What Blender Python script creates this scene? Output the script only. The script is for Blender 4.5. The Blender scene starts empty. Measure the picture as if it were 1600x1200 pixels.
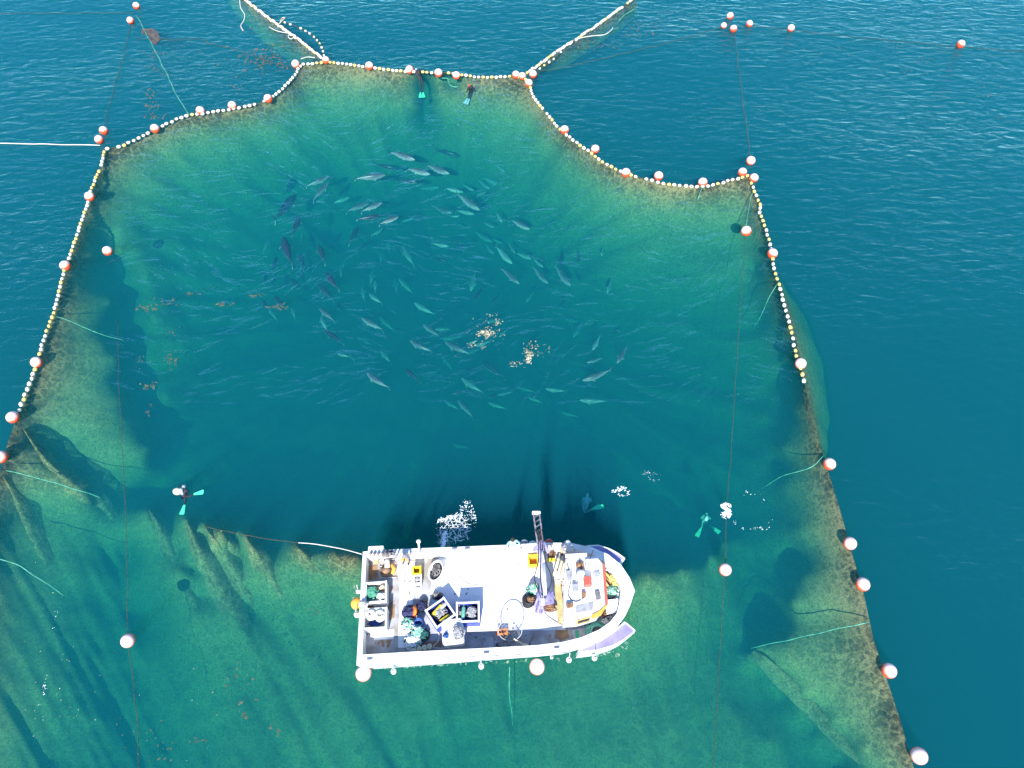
import bpy, bmesh, math, random
import numpy as np
from mathutils import Vector, Matrix, noise
from mathutils.geometry import tessellate_polygon
S = bpy.context.scene
R = math.radians
rnd = random.Random(7)

# ------------------------------------------------------------------ camera, sky, sun, exposure
H, PITCH, F = 35.0, 57.0, 1110.0
cam = bpy.data.cameras.new('camera'); co = bpy.data.objects.new('camera', cam); S.collection.objects.link(co)
cam.sensor_width = 36; cam.lens = 36 * F / 1600; cam.clip_end = 6000
co.location = (0, 0, H); co.rotation_euler = (R(90 - PITCH), 0, 0); S.camera = co
CM = Matrix.Rotation(R(90 - PITCH), 3, 'X')
def ray(px, py): return CM @ Vector(((px - 800) / F, -(py - 600) / F, -1))
def P(px, py, z=0.0):
    """photograph pixel (1600x1200) to the point at height z"""
    d = ray(px, py); return Vector((0, 0, H)) + d * ((z - H) / d.z)
ANTI = ray(905, 290).normalized()
EL = math.asin(-ANTI.z); AZ = math.atan2(-ANTI.x, -ANTI.y)
w = bpy.data.worlds.new('World'); S.world = w; w.use_nodes = True
sky = w.node_tree.nodes.new('ShaderNodeTexSky'); sky.sky_type = 'NISHITA'; sky.sun_disc = False
sky.dust_density = 0; sky.ozone_density = 6; sky.air_density = .9; sky.sun_elevation = EL; sky.sun_rotation = AZ
bg = w.node_tree.nodes['Background']; bg.inputs[1].default_value = .15
w.node_tree.links.new(sky.outputs[0], bg.inputs[0])
sl = bpy.data.lights.new('sun', 'SUN'); so = bpy.data.objects.new('sun', sl); S.collection.objects.link(so)
sl.energy = 4.6; sl.angle = R(.5); sl.color = (1, .96, .9)
so.rotation_euler = ANTI.to_track_quat('-Z', 'Y').to_euler()
S.view_settings.view_transform = 'Standard'; S.view_settings.look = 'None'
S.view_settings.exposure = 1.08; S.view_settings.gamma = 1
S.cycles.max_bounces = 6; S.cycles.volume_bounces = 1; S.cycles.transparent_max_bounces = 12
S.cycles.caustics_reflective = False; S.cycles.caustics_refractive = False

# ------------------------------------------------------------------ materials
def mat(name, c, rough=.55, c2=None, scale=6., spec=.4, bump=0., lo=.35, hi=.65, detail=4., metal=0.):
    m = bpy.data.materials.new(name); m.use_nodes = True; t = m.node_tree; b = t.nodes['Principled BSDF']
    b.inputs['Roughness'].default_value = rough; b.inputs['Specular IOR Level'].default_value = spec
    b.inputs['Metallic'].default_value = metal
    tc = t.nodes.new('ShaderNodeTexCoord'); nz = t.nodes.new('ShaderNodeTexNoise')
    nz.inputs['Scale'].default_value = scale; nz.inputs['Detail'].default_value = detail
    t.links.new(tc.outputs['Object'], nz.inputs['Vector'])
    rp = t.nodes.new('ShaderNodeValToRGB'); rp.color_ramp.elements[0].position = lo; rp.color_ramp.elements[1].position = hi
    c2 = c2 or tuple(min(1, x * .72) for x in c)
    rp.color_ramp.elements[0].color = (*c2, 1); rp.color_ramp.elements[1].color = (*c, 1)
    t.links.new(nz.outputs[0], rp.inputs[0]); t.links.new(rp.outputs[0], b.inputs['Base Color'])
    if bump:
        bp = t.nodes.new('ShaderNodeBump'); bp.inputs['Strength'].default_value = bump; bp.inputs['Distance'].default_value = .02
        t.links.new(nz.outputs[0], bp.inputs['Height']); t.links.new(bp.outputs[0], b.inputs['Normal'])
    return m
M = {}
M['white'] = mat('white_paint', (.8, .8, .78), .4, (.66, .65, .62), 2.5)
M['hull'] = mat('hull_white', (.74, .75, .76), .35, (.5, .5, .47), 1.4, lo=.3, hi=.5)
M['deck'] = mat('deck_grey', (.42, .43, .44), .8, (.24, .22, .2), 1.6, bump=.3, detail=8)
M['deckwhite'] = mat('sunlit_deck_white', (.76, .76, .76), .7, (.3, .3, .29), .9, lo=.2, hi=.46, detail=10)
M['rust'] = mat('rust_stain', (.35, .2, .09), .8, (.2, .14, .1), 4)
M['purple'] = mat('purple_paint', (.3, .27, .5), .45, (.22, .19, .4), 2)
M['lilac'] = mat('crane_paint', (.3, .28, .52), .4, (.12, .1, .25), 7)
M['boom'] = mat('boom_paint', (.5, .48, .66), .4, (.36, .33, .5), 4)
M['jib'] = mat('jib_metal', (.2, .17, .2), .5, (.07, .06, .08), 6)
M['steel'] = mat('steel', (.3, .29, .28), .5, (.12, .1, .09), 5, metal=.3)
M['dark'] = mat('dark_rubber', (.03, .03, .035), .6, (.015, .015, .02), 8)
M['navy'] = mat('navy_cloth', (.03, .04, .12), .8, (.02, .02, .06), 8)
M['blue'] = mat('blue_plastic', (.05, .09, .45), .45, (.03, .05, .3), 4)
M['tarp'] = mat('blue_tarp', (.03, .12, .42), .5, (.02, .06, .25), 7, bump=.4)
M['teal'] = mat('teal_net', (.02, .16, .14), .8, (.008, .05, .06), 9)
M['mint'] = mat('mint_rope', (.16, .44, .33), .8, (.09, .3, .23), 12)
M['green'] = mat('green_paint', (.04, .38, .2), .7, (.03, .28, .15), 9)
M['fin'] = mat('green_fin', (.1, .75, .42), .5, (.08, .6, .34), 5)
M['yellow'] = mat('yellow_plastic', (.75, .58, .03), .4, (.6, .45, .03), 4)
M['orange'] = mat('orange_plastic', (.8, .25, .04), .45, (.6, .18, .03), 5)
M['red'] = mat('red_cloth', (.6, .06, .03), .7, (.4, .03, .03), 7)
M['redpaint'] = mat('red_paint', (.55, .12, .08), .5, (.42, .09, .06), 5)
M['cream'] = mat('cream_float', (.78, .7, .5), .5, (.65, .55, .35), 6)
M['rope'] = mat('white_rope', (.7, .69, .62), .85, (.5, .48, .42), 14)
M['brownrope'] = mat('weedy_rope', (.075, .08, .05), .9, (.03, .04, .03), 5)
M['greenrope'] = mat('green_rope', (.12, .42, .28), .8, (.04, .2, .13), 3)
M['brown'] = mat('brown_wood', (.28, .15, .07), .7, (.14, .07, .04), 6)
M['skin'] = mat('skin', (.62, .4, .3), .6, (.55, .33, .24), 9)
M['hair'] = mat('hair_dark', (.03, .02, .015), .7, (.02, .015, .01), 12)
M['sky_shirt'] = mat('pale_blue_shirt', (.28, .45, .5), .8, (.22, .36, .4), 6)
M['grey_shirt'] = mat('grey_jacket', (.24, .24, .33), .8, (.17, .17, .24), 6)
M['cream_bib'] = mat('cream_bib', (.52, .42, .2), .7, (.38, .3, .13), 6)
M['orange_bib'] = mat('orange_bib', (.8, .42, .07), .7, (.66, .32, .05), 6)
M['wetsuit'] = mat('wetsuit', (.022, .024, .032), .7, (.014, .014, .02), 9)
M['grey'] = mat('grey_plastic', (.36, .37, .39), .5, (.26, .26, .27), 5)
M['glass'] = mat('dark_window', (.05, .025, .02), .1, (.03, .015, .012), 2, spec=.6)
M['weed'] = mat('sea_weed', (.125, .115, .065), .8, (.05, .055, .035), 4)
M['goldweed'] = mat('golden_weed', (.5, .45, .3), .8, (.22, .2, .12), 2.5)
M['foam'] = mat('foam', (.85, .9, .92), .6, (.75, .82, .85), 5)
M['yfloat'] = mat('yellow_float', (.72, .55, .16), .5, (.6, .45, .14), 4)
M['wfloat'] = mat('pale_float', (.78, .75, .66), .5, (.62, .58, .46), 4)
M['silver'] = mat('dive_tank_metal', (.7, .72, .72), .35, (.55, .57, .6), 4, metal=.2)

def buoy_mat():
    m = bpy.data.materials.new('pale_top_red_buoy'); m.use_nodes = True; t = m.node_tree; b = t.nodes['Principled BSDF']
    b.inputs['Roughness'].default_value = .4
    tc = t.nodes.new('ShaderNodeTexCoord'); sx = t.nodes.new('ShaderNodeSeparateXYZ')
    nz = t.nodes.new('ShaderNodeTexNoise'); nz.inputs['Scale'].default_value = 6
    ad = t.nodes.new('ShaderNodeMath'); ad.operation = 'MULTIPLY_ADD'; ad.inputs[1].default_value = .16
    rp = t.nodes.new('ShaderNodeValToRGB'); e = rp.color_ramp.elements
    e[0].position = .07; e[0].color = (.66, .08, .03, 1); e[1].position = .31; e[1].color = (.85, .62, .58, 1)  # red low down, paling to pink towards the top
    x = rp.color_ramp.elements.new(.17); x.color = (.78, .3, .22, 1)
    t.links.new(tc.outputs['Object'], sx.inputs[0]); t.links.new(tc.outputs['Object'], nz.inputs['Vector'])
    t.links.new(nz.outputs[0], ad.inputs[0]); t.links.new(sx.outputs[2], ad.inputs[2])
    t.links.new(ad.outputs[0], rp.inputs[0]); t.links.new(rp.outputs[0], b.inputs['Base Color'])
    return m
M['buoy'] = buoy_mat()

def net_mat(name, alpha, top=((.016, .015, .012), (.08, .07, .036), (.24, .21, .1)), low=((.105, .18, .078), (.13, .21, .092), (.2, .27, .11))):
    """weed grown netting: small gaps, dark twine, olive and ochre growth, painted caustic web"""
    m = bpy.data.materials.new(name); m.use_nodes = True; t = m.node_tree; L = t.links.new
    b = t.nodes['Principled BSDF']; b.inputs['Roughness'].default_value = .9; b.inputs['Specular IOR Level'].default_value = .05
    tc = t.nodes.new('ShaderNodeTexCoord')
    n1 = t.nodes.new('ShaderNodeTexNoise'); n1.inputs['Scale'].default_value = 4.6; n1.inputs['Detail'].default_value = 6; n1.inputs['Roughness'].default_value = .75
    n2 = t.nodes.new('ShaderNodeTexNoise'); n2.inputs['Scale'].default_value = .28; n2.inputs['Detail'].default_value = 5
    L(tc.outputs['Object'], n1.inputs['Vector']); L(tc.outputs['Object'], n2.inputs['Vector'])
    a = t.nodes.new('ShaderNodeMath'); a.operation = 'MULTIPLY_ADD'; a.inputs[1].default_value = .7
    L(n2.outputs[0], a.inputs[0]); L(n1.outputs[0], a.inputs[2])
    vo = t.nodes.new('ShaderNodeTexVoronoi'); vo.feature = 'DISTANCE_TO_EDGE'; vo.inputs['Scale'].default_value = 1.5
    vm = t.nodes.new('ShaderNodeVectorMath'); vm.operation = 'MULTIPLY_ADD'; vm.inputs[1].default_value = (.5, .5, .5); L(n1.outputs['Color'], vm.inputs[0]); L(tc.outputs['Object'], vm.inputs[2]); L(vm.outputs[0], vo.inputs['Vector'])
    vr = t.nodes.new('ShaderNodeMapRange'); vr.inputs[1].default_value = 0; vr.inputs[2].default_value = .11; vr.inputs[3].default_value = .16; vr.inputs[4].default_value = 0; L(vo.outputs['Distance'], vr.inputs[0])  # lighter cell edges paint a web of caustic light into the colour
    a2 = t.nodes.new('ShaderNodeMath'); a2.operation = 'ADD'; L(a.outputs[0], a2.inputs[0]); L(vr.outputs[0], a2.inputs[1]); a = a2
    def ramp(c0, c1, c2):
        rp = t.nodes.new('ShaderNodeValToRGB'); e = rp.color_ramp.elements
        e[0].position = .62; e[0].color = (*c0, 1); e[1].position = 1.0; e[1].color = (*c2, 1)
        x = e.new(.8); x.color = (*c1, 1); L(a.outputs[0], rp.inputs[0]); return rp.outputs[0]
    brown = ramp(*top)     # weed thick near the head rope
    clean = ramp(*low)            # barer twine further down
    sz = t.nodes.new('ShaderNodeSeparateXYZ'); L(tc.outputs['Object'], sz.inputs[0])
    mz = t.nodes.new('ShaderNodeMapRange'); mz.inputs[1].default_value = -.35; mz.inputs[2].default_value = -1.9; L(sz.outputs[2], mz.inputs[0])
    mc = t.nodes.new('ShaderNodeMix'); mc.data_type = 'RGBA'; L(mz.outputs[0], mc.inputs[0]); L(brown, mc.inputs[6]); L(clean, mc.inputs[7])
    L(mc.outputs[2], b.inputs['Base Color'])
    n3 = t.nodes.new('ShaderNodeTexNoise'); n3.inputs['Scale'].default_value = 11; n3.inputs['Detail'].default_value = 3
    L(tc.outputs['Object'], n3.inputs['Vector'])
    r3 = t.nodes.new('ShaderNodeMapRange'); r3.inputs[1].default_value = .36; r3.inputs[2].default_value = .6
    r3.inputs[3].default_value = alpha + .3; r3.inputs[4].default_value = .92
    L(n3.outputs[0], r3.inputs[0]); L(r3.outputs[0], b.inputs['Alpha'])
    return m
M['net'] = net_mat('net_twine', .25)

# ------------------------------------------------------------------ mesh helpers
class MB:
    def __init__(s): s.v = []; s.f = []; s.mi = []; s.cur = 0; s.smooth = True
    def add(s, vs, fs):
        o = len(s.v); s.v += [tuple(x) for x in vs]
        for f in fs: s.f.append(tuple(i + o for i in f)); s.mi.append(s.cur)
    def box(s, c, size, rot=0, tilt=None):
        c = Vector(c); hx, hy, hz = [x / 2 for x in size]; m = Matrix.Rotation(rot, 3, 'Z')
        if tilt is not None: m = m @ tilt
        vs = [c + m @ Vector((x, y, z)) for x in (-hx, hx) for y in (-hy, hy) for z in (-hz, hz)]
        s.add(vs, [(0, 1, 3, 2), (4, 6, 7, 5), (0, 4, 5, 1), (2, 3, 7, 6), (0, 2, 6, 4), (1, 5, 7, 3)])
    def bar(s, a, b, wd, ht):
        a = Vector(a); b = Vector(b); d = (b - a); q = d.to_track_quat('X', 'Z').to_matrix()
        s.box((a + b) / 2, (d.length, wd, ht), 0, q)
    def tube(s, pts, r, n=6, closed=False, cap=True):
        pts = [Vector(p) for p in pts]; k = len(pts); vs = []; fs = []
        rr = r if isinstance(r, (list, tuple)) else [r] * k
        for i, p in enumerate(pts):
            a = pts[(i - 1) % k] if (closed or i) else p; b = pts[(i + 1) % k] if (closed or i < k - 1) else p
            d = (b - a); d = d.normalized() if d.length > 1e-9 else Vector((1, 0, 0))
            u = d.cross(Vector((0, 0, 1)));
            if u.length < 1e-3: u = d.cross(Vector((0, 1, 0)))
            u.normalize(); v = u.cross(d)
            for j in range(n):
                t = 2 * math.pi * j / n; vs.append(p + (u * math.cos(t) + v * math.sin(t)) * rr[i])
        for i in range(k if closed else k - 1):
            for j in range(n):
                i2 = (i + 1) % k; fs.append((i * n + j, i * n + (j + 1) % n, i2 * n + (j + 1) % n, i2 * n + j))
        if cap and not closed: fs += [tuple(range(n))[::-1], tuple(range((k - 1) * n, k * n))]
        s.add(vs, fs)
    def ball(s, c, r, n=12, m=8, rot=None):
        c = Vector(c); rx, ry, rz = r if isinstance(r, (tuple, list)) else (r, r, r); vs = []; fs = []
        q = rot or Matrix.Identity(3)
        for i in range(1, m):
            t = math.pi * i / m
            for j in range(n):
                p = 2 * math.pi * j / n
                vs.append(c + q @ Vector((rx * math.sin(t) * math.cos(p), ry * math.sin(t) * math.sin(p), rz * math.cos(t))))
        top = len(vs); vs.append(c + q @ Vector((0, 0, rz))); vs.append(c - q @ Vector((0, 0, rz)))
        for i in range(m - 2):
            for j in range(n): fs.append((i * n + j, (i + 1) * n + j, (i + 1) * n + (j + 1) % n, i * n + (j + 1) % n))
        for j in range(n):
            fs.append((top, j, (j + 1) % n)); fs.append((top + 1, (m - 2) * n + (j + 1) % n, (m - 2) * n + j))
        s.add(vs, fs)
    def lathe(s, c, prof, n=20):
        c = Vector(c); vs = []; fs = []
        for r, z in prof:
            for j in range(n):
                p = 2 * math.pi * j / n; vs.append(c + Vector((r * math.cos(p), r * math.sin(p), z)))
        for i in range(len(prof) - 1):
            for j in range(n): fs.append((i * n + j, i * n + (j + 1) % n, (i + 1) * n + (j + 1) % n, (i + 1) * n + j))
        s.add(vs, fs)
    def prism(s, poly, z0, z1):
        k = len(poly); vs = [Vector((p[0], p[1], z0)) for p in poly] + [Vector((p[0], p[1], z1)) for p in poly]
        s.add(vs, [tuple(range(k))[::-1], tuple(range(k, 2 * k))] + [(i, (i + 1) % k, k + (i + 1) % k, k + i) for i in range(k)])
    def build(s, name, mats, parent=None, smooth=None, bevel=0, loc=None):
        me = bpy.data.meshes.new(name)
        off = Vector(loc) if loc is not None else None
        me.from_pydata([tuple(Vector(v) - off) for v in s.v] if off is not None else s.v, [], s.f)
        for m in (mats if isinstance(mats, list) else [mats]): me.materials.append(m)
        me.polygons.foreach_set('material_index', s.mi)
        sm = s.smooth if smooth is None else smooth
        me.polygons.foreach_set('use_smooth', [sm] * len(s.f)); me.update()
        o = bpy.data.objects.new(name, me); S.collection.objects.link(o)
        if off is not None: o.location = off
        if parent: o.parent = parent
        if bevel:
            b = o.modifiers.new('b', 'BEVEL'); b.width = bevel; b.segments = 2; b.limit_method = 'ANGLE'
        return o
def tag(o, label=None, cat=None, group=None, kind=None):
    if label: o['label'] = label
    if cat: o['category'] = cat
    if group: o['group'] = group
    if kind: o['kind'] = kind
    return o
def empty(name, loc, label, cat, group=None, rz=0):
    o = bpy.data.objects.new(name, None); S.collection.objects.link(o); o.location = loc; o.rotation_euler = (0, 0, rz)
    o.empty_display_size = .2
    return tag(o, label, cat, group)
def copyof(o, parent=None):
    c = o.copy(); S.collection.objects.link(c)
    if parent: c.parent = parent
    return c
def resample(pts, step):
    p = np.array([tuple(x) for x in pts], float); L = np.r_[0, np.cumsum(np.sqrt((np.diff(p, axis=0) ** 2).sum(1)))]
    n = max(1, int(round(L[-1] / step))); t = np.linspace(0, L[-1], n + 1)
    return [Vector([float(np.interp(u, L, p[:, k])) for k in range(3)]) for u in t]
def spline(pts, k=6):
    pts = [Vector(p) for p in pts]; q = [2 * pts[0] - pts[1]] + pts + [2 * pts[-1] - pts[-2]]; out = []
    for i in range(1, len(q) - 2):
        for j in range(k):
            t = j / k; a, b, c, d = q[i - 1:i + 3]
            out.append(.5 * ((2 * b) + (c - a) * t + (2 * a - 5 * b + 4 * c - d) * t * t + (3 * b - a - 3 * c + d) * t ** 3))
    return out + [pts[-1]]

# ------------------------------------------------------------------ float-line routes (photo pixels)
LA = [(163,233),(190,228),(215,216),(242,203),(270,189),(296,180),(320,177),(345,173),(370,169),(395,164),(420,155),(440,140),(457,122),(466,108),(471,101)]
LB = [(471,101),(490,99),(510,97),(540,100),(575,105),(610,109),(640,112),(665,113),(700,114),(740,120),(770,121),(800,119),(818,123),(827,130)]
LC = [(827,130),(832,148),(845,166),(860,185),(875,202),(900,222),(925,240),(950,258),(980,272),(1010,280),(1040,287),(1080,291),(1110,290),(1140,282),(1172,274)]
LD = [(1172,276),(1176,292),(1183,308),(1190,325),(1186,330),(1194,350),(1200,370),(1206,395),(1211,428),(1216,440),(1225,475),(1235,510),(1243,550),(1250,572),(1257,600)]
LD2 = [(1257,600),(1270,650),(1285,710),(1300,755),(1312,795),(1330,860),(1350,930),(1365,1000),(1385,1060),(1405,1120),(1425,1190),(1452,1290)]
LE = [(163,235),(158,258),(150,278),(142,300),(137,318),(125,355),(115,385),(103,415),(95,445),(85,485),(80,500),(72,520),(60,560),(50,590),(38,620),(30,645)]
LE2 = [(30,645),(18,675),(8,705),(0,740),(-25,830),(-60,960),(-95,1120),(-120,1290)]
LF = [(370,-10),(385,1),(400,13),(420,28),(445,46),(470,64),(490,80),(508,94)]
LF2 = [(440,34),(455,38),(470,45),(485,53),(496,63),(503,76),(507,90)]
LG = [(992,-6),(985,2),(965,16),(940,34),(915,51),(890,68),(870,80),(850,95),(838,104),(822,114)]
LG2 = [(882,72),(875,83),(862,94),(850,103),(840,110)]

# ------------------------------------------------------------------ water
def water():
    m = bpy.data.materials.new('sea_water'); m.use_nodes = True; t = m.node_tree; t.nodes.clear()
    out = t.nodes.new('ShaderNodeOutputMaterial'); sc = t.nodes.new('ShaderNodeVolumeScatter'); ab = t.nodes.new('ShaderNodeVolumeAbsorption')
    ad = t.nodes.new('ShaderNodeAddShader')
    sc.inputs[0].default_value = (.003, .043, .068, 1); sc.inputs[1].default_value = 1
    ab.inputs[0].default_value = (1 - .30, 1 - .089, 1 - .106, 1); ab.inputs[1].default_value = 1
    t.links.new(sc.outputs[0], ad.inputs[0]); t.links.new(ab.outputs[0], ad.inputs[1]); t.links.new(ad.outputs[0], out.inputs['Volume'])
    b = MB(); b.box((0, 100, -30), (1600, 1600, 60)); tag(b.build('water', m, smooth=False), kind='structure')
    b = MB(); b.box((0, 100, -57), (1600, 1600, 2)); tag(b.build('seabed', mat('seabed_silt', (.05, .07, .06), .9, scale=.2), smooth=False), kind='structure')
water()
def wave_mat():
    m = bpy.data.materials.new('sea_surface'); m.use_nodes = True; t = m.node_tree; t.nodes.clear(); L = t.links.new; N = t.nodes.new
    out = N('ShaderNodeOutputMaterial'); mx = N('ShaderNodeMixShader'); fr = N('ShaderNodeFresnel'); gm = N('ShaderNodeNewGeometry'); im = N('ShaderNodeMapRange'); im.inputs[3].default_value = 1.33; im.inputs[4].default_value = 1 / 1.33   # same reflectance seen from below: the sheet does not refract
    L(gm.outputs['Backfacing'], im.inputs[0]); L(im.outputs[0], fr.inputs[0])
    tr = N('ShaderNodeBsdfTransparent'); gl = N('ShaderNodeBsdfGlossy'); gl.inputs['Roughness'].default_value = .12; gl.inputs['Color'].default_value = (.42, .8, 1, 1)
    tc = N('ShaderNodeTexCoord')
    def layer(rot, sx, sy, scale, detail, dist):
        mp = N('ShaderNodeMapping'); mp.inputs['Rotation'].default_value = (0, 0, R(rot)); mp.inputs['Scale'].default_value = (sx, sy, 1)
        nz = N('ShaderNodeTexNoise'); nz.inputs['Scale'].default_value = scale; nz.inputs['Detail'].default_value = detail
        nz.inputs['Distortion'].default_value = dist
        L(tc.outputs['Object'], mp.inputs[0]); L(mp.outputs[0], nz.inputs['Vector']); return nz.outputs[0]
    a = layer(-20, .5, 1.25, 1.5, 6, .6); b = layer(14, .45, 1.0, 2.6, 5, .5); c = layer(-5, .3, .6, .12, 2, 0)
    m1 = N('ShaderNodeMath'); m1.operation = 'MULTIPLY_ADD'; m1.inputs[1].default_value = .45; L(b, m1.inputs[0]); L(a, m1.inputs[2])
    st = N('ShaderNodeMapRange'); st.inputs[1].default_value = .35; st.inputs[2].default_value = .68; st.inputs[3].default_value = .38; st.inputs[4].default_value = .85
    L(c, st.inputs[0])
    bp = N('ShaderNodeBump'); bp.inputs['Distance'].default_value = .27; L(m1.outputs[0], bp.inputs['Height']); L(st.outputs[0], bp.inputs['Strength'])
    for n in (fr, gl): L(bp.outputs[0], n.inputs['Normal'])
    L(fr.outputs[0], mx.inputs[0]); L(tr.outputs[0], mx.inputs[1]); L(gl.outputs[0], mx.inputs[2]); L(mx.outputs[0], out.inputs[0])
    return m
M['sea'] = wave_mat()
HOLE = [(30,645),*LE[::-1][1:], *LA[1:], *LB[1:], *LC[1:], *LD[1:9], (1232,446),(1268,506),(1292,582),(1301,655),(1296,725), *LD2[3:], *LE2[::-1][:-1]]
def sea():
    z = .015
    outer = [Vector((-800, -60, z)), Vector((800, -60, z)), Vector((800, 900, z)), Vector((-800, 900, z))]
    hole = [P(x, y, z) for x, y in HOLE]
    tr = tessellate_polygon([outer, hole]); vs = outer + hole
    b = MB(); b.v = [tuple(v) for v in vs]
    for f in tr:
        n = (vs[f[1]] - vs[f[0]]).cross(vs[f[2]] - vs[f[0]])
        b.f.append(tuple(f) if n.z > 0 else tuple(f[::-1])); b.mi.append(0)
    tag(b.build('sea', M['sea'], smooth=False), kind='structure')
sea()

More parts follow.
